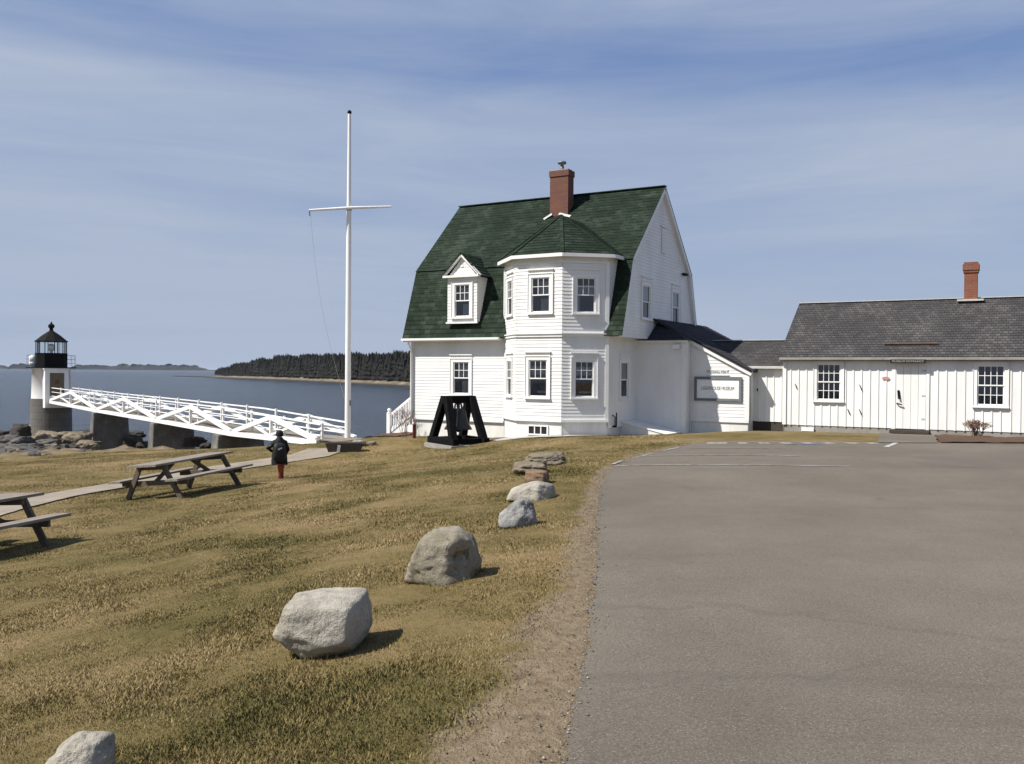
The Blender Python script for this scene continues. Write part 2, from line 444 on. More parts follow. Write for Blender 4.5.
def board_batten(mb, T, x0, x1, z0, z1, openings=(), sp=.25, th=.022, bw=.045):
    # flat boards split round openings, battens proud of them
    xs = [x0, x1] + [o[0] for o in openings] + [o[1] for o in openings]
    xs = sorted(set(xs))
    for a, b in zip(xs[:-1], xs[1:]):
        m = .5 * (a + b); cuts = [(o[2], o[3]) for o in openings if o[0] < m < o[1]]
        z = z0
        for c0, c1 in sorted(cuts):
            if c0 > z: mb.quad(T(a, 0, z), T(b, 0, z), T(b, 0, c0), T(a, 0, c0))
            z = c1
        if z < z1: mb.quad(T(a, 0, z), T(b, 0, z), T(b, 0, z1), T(a, 0, z1))
    n = int((x1 - x0) / sp)
    for k in range(1, n + 1):
        x = x0 + k * sp + random.uniform(-.012, .012)
        cuts = [(o[2] - .1, o[3] + .16) for o in openings if o[0] - .1 < x < o[1] + .1]
        z = z0
        segs = []
        for c0, c1 in sorted(cuts):
            if c0 > z + .1: segs.append((z, c0))
            z = c1
        if z < z1 - .02: segs.append((z, z1))
        for a, b in segs: mb.box(x - bw / 2, x + bw / 2, .001, th, a - random.uniform(0, .012), b, lambda p, q, r: T(p, q, r))

def shingle(mb, A, B, C, D, e=.18, th=.014):
    # trapezoid: A,B eave left/right, C,D top right/left
    A, B, C, D = map(Vector, (A, B, C, D))
    up = ((D + C) / 2 - (A + B) / 2); n = (B - A).cross(up).normalized()
    h = up.length; k = max(1, round(h / e))
    for i in range(k):
        t0, t1 = i / k, (i + 1) / k
        a, b = A.lerp(D, t0), B.lerp(C, t0); c, d = B.lerp(C, t1), A.lerp(D, t1)
        mb.quad(a + n * th, b + n * th, c + n * .002, d + n * .002)
        mb.quad(a + n * .001, b + n * .001, b + n * th, a + n * th)

def under(mb, A, B, C, D, drop):
    A, B, C, D = map(Vector, (A, B, C, D)); n = (B - A).cross((D - A)).normalized()
    p = [x - n * drop for x in (A, B, C, D)]
    mb.quad(*reversed(p))
    q = [A, B, C, D]
    for i in range(4):
        j = (i + 1) % 4
        if (q[i] - q[j]).length > 1e-4: mb.quad(p[i], p[j], q[j], q[i])

def window(parent, T, x0, x1, z0, z1, grid_up=(3, 2), grid_lo=(1, 1), cas=.12, cap=True, cap_gap=.13, curtain=None, sill=True, mat='trim', label=None):
    """x0..z1: the sash opening. One part 'window' (casing) with sashes, panes, curtain and a dark-painted box for the unlit room as sub-parts."""
    mb = MB()
    o = .034
    mb.box(x0 - cas, x0, -.09, o, z0 - .03, z1 + cas, T); mb.box(x1, x1 + cas, -.09, o, z0 - .03, z1 + cas, T)
    mb.box(x0, x1, -.09, o, z1, z1 + cas, T)
    if sill: mb.box(x0 - cas - .03, x1 + cas + .03, -.09, .085, z0 - .075, z0 - .031, T)
    mb.box(x0, x1, -.09, .03, z0 - .03, z0, T)
    # thin outer back band
    for a, b in ((x0 - cas - .018, x0 - cas), (x1 + cas, x1 + cas + .018)): mb.box(a, b, .0, .055, z0 - .03, z1 + cas + .018, T)
    mb.box(x0 - cas, x1 + cas, .0, .055, z1 + cas + .001, z1 + cas + .018, T)
    if cap:
        mb.box(x0 - cas - .03, x1 + cas + .03, 0, .075, z1 + cas + cap_gap, z1 + cas + cap_gap + .035, T)
        mb.box(x0 - cas, x1 + cas, 0, .022, z1 + cas + .02, z1 + cas + cap_gap, T)
    w = mb.build('window', M[mat], parent)
    if label: w['label'] = label
    zm = .5 * (z0 + z1)
    for nm, a, b, (nc, nr), dep in (('upper_sash', zm - .02, z1, grid_up, .004), ('lower_sash', z0, zm + .02, grid_lo, -.018)):
        s = MB(); st = .04
        s.box(x0, x0 + st, dep - .03, dep, a, b, T); s.box(x1 - st, x1, dep - .03, dep, a, b, T)
        s.box(x0 + st, x1 - st, dep - .03, dep, a, a + st, T); s.box(x0 + st, x1 - st, dep - .03, dep, b - st, b, T)
        X0, X1, Z0, Z1 = x0 + st, x1 - st, a + st, b - st
        for i in range(1, nc): xx = X0 + (X1 - X0) * i / nc; s.box(xx - .010, xx + .010, dep - .025, dep - .004, Z0, Z1, T)
        for i in range(1, nr): zz = Z0 + (Z1 - Z0) * i / nr; s.box(X0, X1, dep - .024, dep - .005, zz - .010, zz + .010, T)
        s.build(nm, M[mat], w)
    g = MB()
    g.quad(T(x0 + .02, -.014, zm), T(x1 - .02, -.014, zm), T(x1 - .02, -.014, z1 - .02), T(x0 + .02, -.014, z1 - .02))
    g.quad(T(x0 + .02, -.036, z0 + .02), T(x1 - .02, -.036, z0 + .02), T(x1 - .02, -.036, zm), T(x0 + .02, -.036, zm))
    g.build('glass_pane', M['glass'], w)
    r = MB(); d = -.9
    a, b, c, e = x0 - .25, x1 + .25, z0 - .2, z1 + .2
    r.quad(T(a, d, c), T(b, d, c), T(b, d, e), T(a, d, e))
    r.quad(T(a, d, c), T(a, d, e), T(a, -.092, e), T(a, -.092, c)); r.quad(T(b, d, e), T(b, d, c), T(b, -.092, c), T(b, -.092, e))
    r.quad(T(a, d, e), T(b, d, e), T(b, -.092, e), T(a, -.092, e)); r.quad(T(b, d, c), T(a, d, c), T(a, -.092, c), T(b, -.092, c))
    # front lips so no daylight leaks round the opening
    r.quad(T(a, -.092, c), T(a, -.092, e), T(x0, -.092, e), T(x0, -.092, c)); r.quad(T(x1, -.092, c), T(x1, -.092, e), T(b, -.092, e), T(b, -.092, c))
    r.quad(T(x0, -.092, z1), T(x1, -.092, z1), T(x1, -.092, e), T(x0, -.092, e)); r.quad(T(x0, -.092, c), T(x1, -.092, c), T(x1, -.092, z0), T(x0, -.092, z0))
    r.build('dark_room_box', M['room_dark'], w)  # shallow box added behind the glass, room shade put into its colour
    if curtain:
        c = MB()
        def sheet(xa, xb, za, zb, dep, amp=.012, fold=.06):
            n = max(4, int((xb - xa) / .02)); pr = None
            for i in range(n + 1):
                x = xa + (xb - xa) * i / n; dd = dep + amp * math.sin(x / fold * 2 * math.pi)
                if pr: c.quad(T(pr[0], pr[1], za), T(x, dd, za), T(x, dd, zb), T(pr[0], pr[1], zb))
                pr = (x, dd)
        H = z1 - z0
        if curtain == 'blind': sheet(x0, x1, zm, z1, -.05, 0.0)
        elif curtain == 'cafe': sheet(x0, x1, zm + .10 * H, zm + .34 * H, -.12); sheet(x0 + .3 * (x1 - x0), x1, z0 + .1 * H, z0 + .16 * H, -.2)
        elif curtain == 'half': sheet(x0, x1, zm, zm + .30 * H, -.12); sheet(x0, x0 + .22 * (x1 - x0), z0, zm, -.12)
        elif curtain == 'lace': sheet(x0 + .25 * (x1 - x0), x1, zm + .02, z1 - .1 * H, -.12); sheet(x0 + .4 * (x1 - x0), x1, z0, z0 + .4 * H, -.16)
        elif curtain == 'sides': sheet(x0, x0 + .2 * (x1 - x0), z0, z1, -.12); sheet(x1 - .2 * (x1 - x0), x1, z0, z1, -.12)
        c.build('window_blind' if curtain == 'blind' else 'curtain', M['shade' if curtain == 'blind' else 'curtain'], w)
    return w

# ================================================================== GROUND
def smooth01(a, b, x):
    t = np.clip((x - a) / (b - a), 0, 1); return t * t * (3 - 2 * t)

EDGE = [ghit(u, v) for u, v in ((556, 800), (563, 764), (575, 700), (588, 640), (596, 580), (597, 540), (598, 515), (600, 490), (608, 471), (640, 456), (672, 448), (704, 442.3))]
EY = np.array([-8.] + [p.y for p in EDGE]); EX = np.array([EDGE[0].x - .35] + [p.x for p in EDGE])
LOT_FAR = EDGE[-1].y
def lot_left(y): return np.interp(y, EY, EX)

def vnoise(x, y, s, seed=0):
    return np.array([noise.fractal(Vector((a * s + seed, b * s, seed * .7)), .8, 2.1, 4) for a, b in zip(x, y)])

def patch(x, y): return np.array([noise.noise(Vector((a * .55, b * .55, 1653.9))) for a, b in zip(x, y)])
def graded(segs):
    out = []
    for a, b, st in segs: out += list(np.arange(a, b - 1e-6, st))
    out.append(segs[-1][1]); return np.array(out)
gx = graded([(-130, -60, 5), (-60, -30, 1.2), (-30, -10, .6), (-10, 14, .2), (14, 24, .6), (24, 120, 6)])
gy = graded([(-50, -2, 4), (-2, 2, .5), (2, 14, .16), (14, 46, .3), (46, 92, .7), (92, 130, 3)])
GX, GY = np.meshgrid(gx, gy); X, Y = GX.ravel(), GY.ravel()
Z = terr(X, Y)
shore = smooth01(-4.05, -4.7, Z)
e_d = lot_left(np.clip(Y, EY[0], LOT_FAR)) - X         # metres left of the lot edge
inlot = (Y < LOT_FAR) & (e_d < 0)
nz = vnoise(X, Y, .9, 3.1); nz2 = vnoise(X, Y, 4.0, 9.2)
Z = Z + np.where(inlot, 0, (nz * .018 + nz2 * .010) * np.clip(e_d / .5, 0, 1)) * (Y < 60)
Z = Z + shore * (nz * .25 + nz2 * .22 + vnoise(X, Y, .35, 5.5) * .2) * (Z > -9)
Z[inlot] -= .02
wid = np.interp(Y, [0, 3, 4.5, 6, 8, 12, 16, 22, 25], [.95, .85, .62, .46, .32, .27, .26, .26, .2]) * (1 + .5 * nz)
dirt = 1 - smooth01(wid * .45, wid * 1.25, e_d + .12 * nz2)
dirt = np.where(Y > LOT_FAR + .4, 0, dirt)
nx, ny = len(gx), len(gy)
idx = np.arange(nx * ny).reshape(ny, nx)
faces = np.stack([idx[:-1, :-1], idx[:-1, 1:], idx[1:, 1:], idx[1:, :-1]], -1).reshape(-1, 4)
me = bpy.data.meshes.new('ground')
me.from_pydata(np.stack([X, Y, Z], 1).tolist(), [], faces.tolist())
me.polygons.foreach_set('use_smooth', [True] * len(me.polygons))
pat = .5 + .5 * patch(X, Y)
ca = me.color_attributes.new('cover', 'FLOAT_COLOR', 'POINT')
ca.data.foreach_set('color', np.stack([shore, dirt, pat, np.ones_like(dirt)], 1).ravel().astype(np.float32))
ground = bpy.data.objects.new('ground', me); COL.objects.link(ground); tag(ground, kind='structure')

m, nt, b = new_mat('dry_lawn_ground')
vc = N(nt, 'ShaderNodeVertexColor', layer_name='cover'); sp = N(nt, 'ShaderNodeSeparateColor'); nt.links.new(vc.outputs[0], sp.inputs[0])
big = noise_tex(nt, .28, 5, .6); mid = noise_tex(nt, 1.7, 6, .65, dist=.3); fin = noise_tex(nt, 16, 5, .7); vf = noise_tex(nt, 70, 3, .7)
s1 = N(nt, 'ShaderNodeMath', operation='MULTIPLY_ADD'); nt.links.new(mid, s1.inputs[0]); s1.inputs[1].default_value = .8; nt.links.new(big, s1.inputs[2])
s0 = N(nt, 'ShaderNodeMath', operation='MULTIPLY_ADD'); nt.links.new(sp.outputs[2], s0.inputs[0]); s0.inputs[1].default_value = .42; s0.inputs[2].default_value = -.17
sA = N(nt, 'ShaderNodeMath', operation='ADD'); nt.links.new(s0.outputs[0], sA.inputs[0]); nt.links.new(s1.outputs[0], sA.inputs[1])
s2 = N(nt, 'ShaderNodeMath', operation='MULTIPLY_ADD'); nt.links.new(fin, s2.inputs[0]); s2.inputs[1].default_value = .55; nt.links.new(sA.outputs[0], s2.inputs[2])
mr = N(nt, 'ShaderNodeMapRange'); mr.inputs[1].default_value = .8; mr.inputs[2].default_value = 1.55; nt.links.new(s2.outputs[0], mr.inputs[0])
gr = ramp(nt, mr.outputs[0], [(.0, (.062, .056, .017)), (.3, (.112, .090, .032)), (.55, (.172, .130, .055)), (.8, (.228, .163, .080)), (1., (.265, .185, .10))])
gcol = mixc(nt, ramp(nt, vf, [(.35, (.22,) * 3), (.6, (0,) * 3)]).outputs[0], gr.outputs[0], (.06, .05, .022))
dn = noise_tex(nt, 9, 6, .7)
dc = ramp(nt, dn, [(.3, (.125, .094, .058)), (.5, (.195, .150, .098)), (.72, (.25, .20, .14))])
dcol = mixc(nt, ramp(nt, vf, [(.6, (0,) * 3), (.72, (.5,) * 3)]).outputs[0], dc.outputs[0], (.29, .25, .195))
dm = N(nt, 'ShaderNodeMath', operation='MULTIPLY_ADD'); nt.links.new(mid, dm.inputs[0]); dm.inputs[1].default_value = .9; dm.inputs[2].default_value = -.45
da = N(nt, 'ShaderNodeMath', operation='ADD'); nt.links.new(dm.outputs[0], da.inputs[0]); nt.links.new(sp.outputs[1], da.inputs[1])
df = ramp(nt, da.outputs[0], [(.3, (0, 0, 0)), (.7, (1, 1, 1))])
c1 = mixc(nt, df.outputs[0], gcol, dcol)
rk = noise_tex(nt, .7, 8, .7)
rc = ramp(nt, rk, [(.3, (.03, .026, .02)), (.45, (.12, .095, .065)), (.6, (.22, .18, .13)), (.75, (.27, .235, .185))])
c2 = mixc(nt, sp.outputs[0], c1, rc.outputs[0])
nt.links.new(c2, b.inputs['Base Color']); b.inputs['Roughness'].default_value = .95; b.inputs['Specular IOR Level'].default_value = .1
bh = N(nt, 'ShaderNodeMath', operation='MULTIPLY_ADD'); nt.links.new(vf, bh.inputs[0]); bh.inputs[1].default_value = .5; nt.links.new(fin, bh.inputs[2])
bump(nt, b, bh.outputs[0], .8, .05)
me.materials.append(m)

# ---- grass blades near the camera (uncountable: stuff)
def grass():
    n = 950000
    y = 2.6 + 42 * rng.random(n) ** 2.1
    half = y * .60 + .6
    x = -half + (half * 2) * rng.random(n)
    ed = lot_left(np.clip(y, EY[0], LOT_FAR)) - x
    w = np.interp(y, [0, 3, 4.5, 6, 8, 12, 16, 22], [.95, .85, .62, .46, .32, .27, .26, .26])
    keep = rng.random(n) < smooth01(w * .35, w * 1.5, ed + .25 * (rng.random(n) - .5))
    keep &= ed > .05
    x, y = x[keep], y[keep]; n = len(x)
    z = terr(x, y)
    cl = np.array([noise.fractal(Vector((a * 1.7, b * 1.7, 2.2)), .8, 2.1, 3) for a, b in zip(x, y)])
    big_ = patch(x, y)
    h = (.004 + .008 * rng.random(n)) * (1 + .35 * cl) * (1 + y * .014)
    ang = rng.random(n) * 2 * np.pi; wd = (.0022 + .0018 * rng.random(n)) * (1 + y * .085)
    la = rng.random(n) * 2 * np.pi; ln = h * (.6 + 2.0 * rng.random(n))
    v = np.empty((n, 3, 3))
    v[:, 0] = np.stack([x - np.cos(ang) * wd, y - np.sin(ang) * wd, z - .008], 1)
    v[:, 1] = np.stack([x + np.cos(ang) * wd, y + np.sin(ang) * wd, z - .008], 1)
    v[:, 2] = np.stack([x + np.cos(la) * ln, y + np.sin(la) * ln, z + h + .008], 1)
    t = np.clip(.56 + .55 * big_ + .40 * cl + .62 * (rng.random(n) - .5), 0, 1)
    me = bpy.data.meshes.new('dry_grass')
    me.vertices.add(n * 3); me.vertices.foreach_set('co', v.ravel())
    me.loops.add(n * 3); me.loops.foreach_set('vertex_index', np.arange(n * 3))
    me.polygons.add(n); me.polygons.foreach_set('loop_start', np.arange(n) * 3)
    me.update()
    at_ = me.attributes.new('tone', 'FLOAT', 'POINT'); at_.data.foreach_set('value', np.repeat(t, 3).astype(np.float32))
    m, nt, b = new_mat('dry_grass_blades')
    a = N(nt, 'ShaderNodeAttribute', attribute_name='tone')
    r = ramp(nt, a.outputs['Fac'], [(0, (.058, .060, .016)), (.22, (.105, .092, .030)), (.5, (.185, .145, .058)), (.8, (.265, .192, .090)), (1, (.36, .28, .15))])
    nt.links.new(r.outputs[0], b.inputs['Base Color']); b.inputs['Roughness'].default_value = .8; b.inputs['Specular IOR Level'].default_value = .2
    me.materials.append(m)
    o = bpy.data.objects.new('dry_grass', me); COL.objects.link(o)
    tag(o, 'short dry winter grass covering the lawn', 'grass', kind='stuff')
grass()

def pebbles():
    n = 3200
    y = 2.8 + 20 * rng.random(n) ** 1.6
    w = np.interp(y, [0, 3, 4.5, 6, 8, 12, 16, 22], [.95, .85, .62, .46, .32, .27, .26, .26])
    e = np.where(rng.random(n) < .45, rng.normal(.02, .05, n), w * rng.random(n) ** 1.3)
    x = lot_left(y) - e; z = terr(x, y)
    base = np.array([(1, 0, 0), (-1, 0, 0), (0, 1, 0), (0, -1, 0), (0, 0, 1), (0, 0, -1)], float)
    tri = np.array([(0, 2, 4), (2, 1, 4), (1, 3, 4), (3, 0, 4), (2, 0, 5), (1, 2, 5), (3, 1, 5), (0, 3, 5)])
    sz = (.0025 + .0065 * rng.random(n) ** 3) * (1 + y * .03)
    v = base[None] * (sz[:, None, None] * (.6 + .8 * rng.random((n, 6, 1)))) * np.array([1, 1, .7]) + np.stack([x, y, z + .008 + sz * .3], 1)[:, None]
    f = (tri[None] + (np.arange(n) * 6)[:, None, None]).reshape(-1, 3)
    me = bpy.data.meshes.new('verge_pebbles'); me.from_pydata(v.reshape(-1, 3).tolist(), [], f.tolist())
    a_ = me.attributes.new('tone', 'FLOAT', 'POINT'); a_.data.foreach_set('value', np.repeat(rng.random(n), 6).astype(np.float32))
    m, nt, b = new_mat('verge_pebble_stone'); a = N(nt, 'ShaderNodeAttribute', attribute_name='tone')
    nt.links.new(ramp(nt, a.outputs['Fac'], [(0, (.05, .042, .032)), (.5, (.14, .115, .085)), (1, (.27, .235, .185))]).outputs[0], b.inputs['Base Color']); b.inputs['Roughness'].default_value = .85
    me.materials.append(m); o = bpy.data.objects.new('verge_pebbles', me); COL.objects.link(o)
    tag(o, 'loose pebbles scattered along the crumbled asphalt edge', 'pebbles', kind='stuff')
pebbles()

# ---- parking lot
def sheet(name, rows, mat, z_off, ncol=24, kind='structure', power=1.0):
    """rows: list of (y, x_left, x_right); z follows the terrain"""
    vs, fs = [], []
    for (y, xl, xr_) in rows:
        t = np.linspace(0, 1, ncol) ** power
        xs = xl + (xr_ - xl) * t
        zs = terr(xs, np.full(ncol, y)) + z_off
        vs += [(a, y, c) for a, c in zip(xs, zs)]
    for r in range(len(rows) - 1):
        for c in range(ncol - 1):
            i = r * ncol + c; fs.append((i, i + 1, i + ncol + 1, i + ncol))
    me = bpy.data.meshes.new(name); me.from_pydata(vs, [], fs); me.polygons.foreach_set('use_smooth', [True] * len(fs))
    auto_uv(me); me.materials.append(mat)
    o = bpy.data.objects.new(name, me); COL.objects.link(o); tag(o, kind=kind)
    return o

m, nt, b = new_mat('worn_asphalt')
big = noise_tex(nt, .35, 5, .6); mid = noise_tex(nt, 2.2, 5, .6); agg = noise_tex(nt, 62, 4, .8); spk = noise_tex(nt, 110, 2, .6)
s1 = N(nt, 'ShaderNodeMath', operation='MULTIPLY_ADD'); nt.links.new(mid, s1.inputs[0]); s1.inputs[1].default_value = .4; nt.links.new(big, s1.inputs[2])
mr = N(nt, 'ShaderNodeMapRange'); mr.inputs[1].default_value = .45; mr.inputs[2].default_value = .95; nt.links.new(s1.outputs[0], mr.inputs[0])
ac = ramp(nt, mr.outputs[0], [(0, (.102, .087, .067)), (.5, (.128, .110, .086)), (1, (.156, .135, .107))])
c1 = mixc(nt, ramp(nt, agg, [(.36, (.75,) * 3), (.52, (0,) * 3)]).outputs[0], ac.outputs[0], (.05, .044, .036))
c2 = mixc(nt, ramp(nt, spk, [(.58, (0,) * 3), (.70, (.6,) * 3)]).outputs[0], c1, (.30, .275, .235))
# worn streaks running across the lot
st_ = noise_tex(nt, .5, 5, .6, dist=.4, sc=(.25, 2.2, 1))
c3 = mixc(nt, ramp(nt, st_, [(.30, (.5,) * 3), (.42, (0,) * 3)]).outputs[0], c2, (.075, .068, .06))
# fine cracks
vo = N(nt, 'ShaderNodeTexVoronoi', feature='DISTANCE_TO_EDGE'); vo.inputs['Scale'].default_value = .17
tc = N(nt, 'ShaderNodeTexCoord'); wn = N(nt, 'ShaderNodeTexNoise', i_Scale=1.5, i_Detail=5.0); nt.links.new(tc.outputs['Object'], wn.inputs['Vector'])
vm = N(nt, 'ShaderNodeVectorMath', operation='MULTIPLY_ADD'); nt.links.new(wn.outputs['Color'], vm.inputs[0]); vm.inputs[1].default_value = (1.2, 1.2, 0); nt.links.new(tc.outputs['Object'], vm.inputs[2])
nt.links.new(vm.outputs[0], vo.inputs['Vector'])
c4 = mixc(nt, ramp(nt, vo.outputs['Distance'], [(.0, (.22,) * 3), (.004, (0,) * 3)]).outputs[0], c3, (.05, .046, .04))
pt = noise_tex(nt, .12, 3, .5, dist=.8)
c4 = mixc(nt, ramp(nt, pt, [(.56, (0,) * 3), (.60, (.35,) * 3)]).outputs[0], c4, (.085, .074, .06))
sp2 = noise_tex(nt, 1.1, 2, .5, dist=.3)
c4 = mixc(nt, ramp(nt, sp2, [(.72, (0,) * 3), (.78, (.55,) * 3)]).outputs[0], c4, (.055, .048, .04))
nt.links.new(c4, b.inputs['Base Color']); b.inputs['Roughness'].default_value = .9; b.inputs['Specular IOR Level'].default_value = .25
bump(nt, b, agg, .5, .008)
M['asphalt'] = m
rows = []
for y in np.concatenate([np.arange(-8, 2, .5), np.arange(2, 12, .04), np.arange(12, LOT_FAR, .2), [LOT_FAR]]):
    j = .05 * noise.fractal(Vector((0, y * 2.3, 4.)), .7, 2., 4) + .025 * noise.noise(Vector((3, y * 9, 1.))) + random.uniform(-.006, .006)
    rows.append((float(y), float(lot_left(y)) + j, 62.0))
sheet('parking_lot', rows, M['asphalt'], .006, 70, power=2.4)

m, nt, b = new_mat('worn_white_road_paint')
f = noise_tex(nt, 9, 6, .75)
nt.links.new(ramp(nt, f, [(.38, (.15, .14, .125)), (.56, (.48, .475, .45))]).outputs[0], b.inputs['Base Color']); b.inputs['Roughness'].default_value = .8
M['line'] = m
m, nt, b = new_mat('faded_white_road_paint')
f = noise_tex(nt, 7, 6, .75)
nt.links.new(ramp(nt, f, [(.40, (.125, .112, .095)), (.62, (.31, .30, .275))]).outputs[0], b.inputs['Base Color']); b.inputs['Roughness'].default_value = .85
M['line_faint'] = m
M['blue_paint'] = simple('faded_blue_road_paint', (.09, .10, .12), (.085, .11, .17), 8, .85, bs=0)
def strip(name, u0, v0, u1, v1, wid, mat):
    p, q = ghit(u0, v0), ghit(u1, v1); d = (q - p); d.z = 0; d.normalize(); s = Vector((-d.y, d.x, 0)) * wid / 2
    n = 10; vs = []; fs = []
    for i in range(n + 1):
        c = p.lerp(q, i / n)
        for e in (-s, s): vs.append((c.x + e.x, c.y + e.y, tz(c.x + e.x, c.y + e.y) + .014))
    for i in range(n): fs.append((2 * i, 2 * i + 1, 2 * i + 3, 2 * i + 2))
    me = bpy.data.meshes.new(name); me.from_pydata(vs, [], fs); me.materials.append(mat)
    o = bpy.data.objects.new(name, me); COL.objects.link(o); tag(o, kind='structure')
for a in ((612, 465, 622, 461.2), (634, 458.5, 652, 454), (662, 451.6, 680, 447.4)): strip('painted_line', *a, .09, M['line_faint'])
for a in ((614, 466.5, 850, 467), (640, 456.5, 800, 456.5), (668, 449.2, 790, 449)): strip('painted_line', *a, .10, M['line_faint'])
for k, u in enumerate((712, 722, 743, 764, 786, 808, 829, 852, 872)): strip('painted_line', u - 5, 443.6, u + 5, 443.6, .32, M['line'])
strip('painted_line', 886, 447.5, 897, 442.9, .12, M['line'])
for a in ((787, 444.6, 796, 444.6), (802, 444.8, 820, 444.8)): strip('painted_line', *a, .35, M['blue_paint'])

# entrance walk, mulch, gravel round the house
def poly_rows(pts_left, pts_right, n=26):
    L = [ghit(*p) if len(p) == 2 else Vector((p[0], p[1], 0)) for p in pts_left]; R = [ghit(*p) if len(p) == 2 else Vector((p[0], p[1], 0)) for p in pts_right]
    y0, y1 = min(L[0].y, R[0].y), max(L[-1].y, R[-1].y)
    out = []
    for y in np.linspace(y0, y1, n):
        out.append((float(y), float(np.interp(y, [p.y for p in L], [p.x for p in L])), float(np.interp(y, [p.y for p in R], [p.x for p in R]))))
    return out
def hp(l, w): p = hw(l, w); return (p.x, p.y, 0)
def bed(name, quad, mat, z_off, nu=24, nv=14, rag=0.0, kind='structure'):
    """four (x,y) corners -> ragged sheet that follows the terrain"""
    q = [Vector((p[0], p[1])) for p in quad]; vs, fs = [], []
    for j in range(nv + 1):
        for i in range(nu + 1):
            s, t = i / nu, j / nv
            p = (q[0] * (1 - s) + q[1] * s) * (1 - t) + (q[3] * (1 - s) + q[2] * s) * t
            if rag and (j in (0, nv) or i in (0, nu)): p = p + Vector((random.uniform(-rag, rag), random.uniform(-rag, rag)))
            vs.append((p.x, p.y, tz(p.x, p.y) + z_off + (.05 * noise.noise(Vector((p.x * 3, p.y * 3, 0))) if z_off > .035 else 0)))
    for j in range(nv):
        for i in range(nu):
            a = j * (nu + 1) + i; fs.append((a, a + 1, a + nu + 2, a + nu + 1))
    me = bpy.data.meshes.new(name); me.from_pydata(vs, [], fs); me.polygons.foreach_set('use_smooth', [True] * len(fs)); me.materials.append(mat)
    o = bpy.data.objects.new(name, me); COL.objects.link(o); tag(o, kind=kind); return o
WM = 3.55
w1, w2 = ghit(864, 441.3), ghit(921, 441.3)
w1.y = w2.y = LOT_FAR - .05
bed('entrance_walk', [w1, w2, hp(9.0, WM - .02), hp(7.5, WM - .02)], M['asphalt'], .022)
bed('mulch_bed', [w2 + Vector((.05, .05, 0)), (24, LOT_FAR, 0), hp(18, WM - .02), hp(9.05, WM - .02)], M['mulch'], .036, 60, 16, .05)
bed('gravel_strip', [hp(-4.9, -.55), hp(-3.7, -1.75), hp(-3.45, -.86), hp(-4.62, .28)], M['gravel'], .03, 16, 6, .05)
bed('gravel_strip', [hp(-3.7, -1.75), hp(-1.3, -1.75), hp(-1.7, -.86), hp(-3.45, -.86)], M['gravel'], .03, 16, 6, .05)
bed('gravel_strip', [hp(-1.3, -1.75), hp(1.9, .9), hp(1.2, 1.3), hp(-1.7, -.86)], M['gravel'], .03, 24, 6, .05)
# concrete path from the left towards the footbridge
def path():
    c = [ghit(u, v) for u, v in ((-60, 527), (0, 509.5), (60, 496), (130, 484), (200, 472), (260, 463.5), (310, 456), (330, 449))]
    wdt = [1.15, 1.15, 1.15, 1.2, 1.3, 1.4, 1.5, 1.6]
    P = []
    for k in range(len(c) - 1):
        for i in range(10): P.append((c[k].lerp(c[k + 1], i / 10), wdt[k] + (wdt[k + 1] - wdt[k]) * i / 10))
    P.append((c[-1], wdt[-1])); vs, fs = [], []
    for i, (p, w) in enumerate(P):
        d = (P[min(i + 1, len(P) - 1)][0] - P[max(i - 1, 0)][0]); d.z = 0; d.normalize(); s = Vector((-d.y, d.x, 0))
        for e in (-.5, -.25, 0, .25, .5):
            q = p + s * (e * w + random.uniform(-.02, .02)); vs.append((q.x, q.y, tz(q.x, q.y) + .03))
        if i:
            for k in range(4): a = (i - 1) * 5 + k; fs.append((a, a + 5, a + 6, a + 1))
    me = bpy.data.meshes.new('concrete_path'); me.from_pydata(vs, [], fs); me.materials.append(M['path'])
    o = bpy.data.objects.new('concrete_path', me); COL.objects.link(o); tag(o, kind='structure')
M['path'] = stone('sandy_path', [(.16, .135, .10), (.23, .195, .15), (.28, .245, .195)], 2.0, .4, .02)
path()

# ================================================================== SEA, HEADLAND, ISLANDS
SEA = -8.5
m, nt, b = new_mat('sea_water')
tc = N(nt, 'ShaderNodeTexCoord')
mp = N(nt, 'ShaderNodeMapping'); mp.inputs['Scale'].default_value = (1, 1.0, 1); mp.inputs['Rotation'].default_value = (0, 0, .25); nt.links.new(tc.outputs['Object'], mp.inputs[0])
n1 = N(nt, 'ShaderNodeTexNoise', i_Scale=.22, i_Detail=8.0, i_Roughness=.68); nt.links.new(mp.outputs[0], n1.inputs['Vector'])
n2 = N(nt, 'ShaderNodeTexNoise', i_Scale=.02, i_Detail=4.0); nt.links.new(mp.outputs[0], n2.inputs['Vector'])
wc = ramp(nt, n2.outputs['Fac'], [(.35, (.018, .030, .044)), (.65, (.030, .044, .062))])
nt.links.new(wc.outputs[0], b.inputs['Base Color'])
b.inputs['Roughness'].default_value = .22; b.inputs['IOR'].default_value = 1.33; b.inputs['Specular IOR Level'].default_value = .5
bump(nt, b, n1.outputs['Fac'], 1.0, 4.5)
M['sea'] = m
mb = MB()
mb.quad((-9000, -300, SEA), (9000, -300, SEA), (9000, 14000, SEA), (-9000, 14000, SEA))
tag(mb.build('sea', M['sea']), kind='structure')

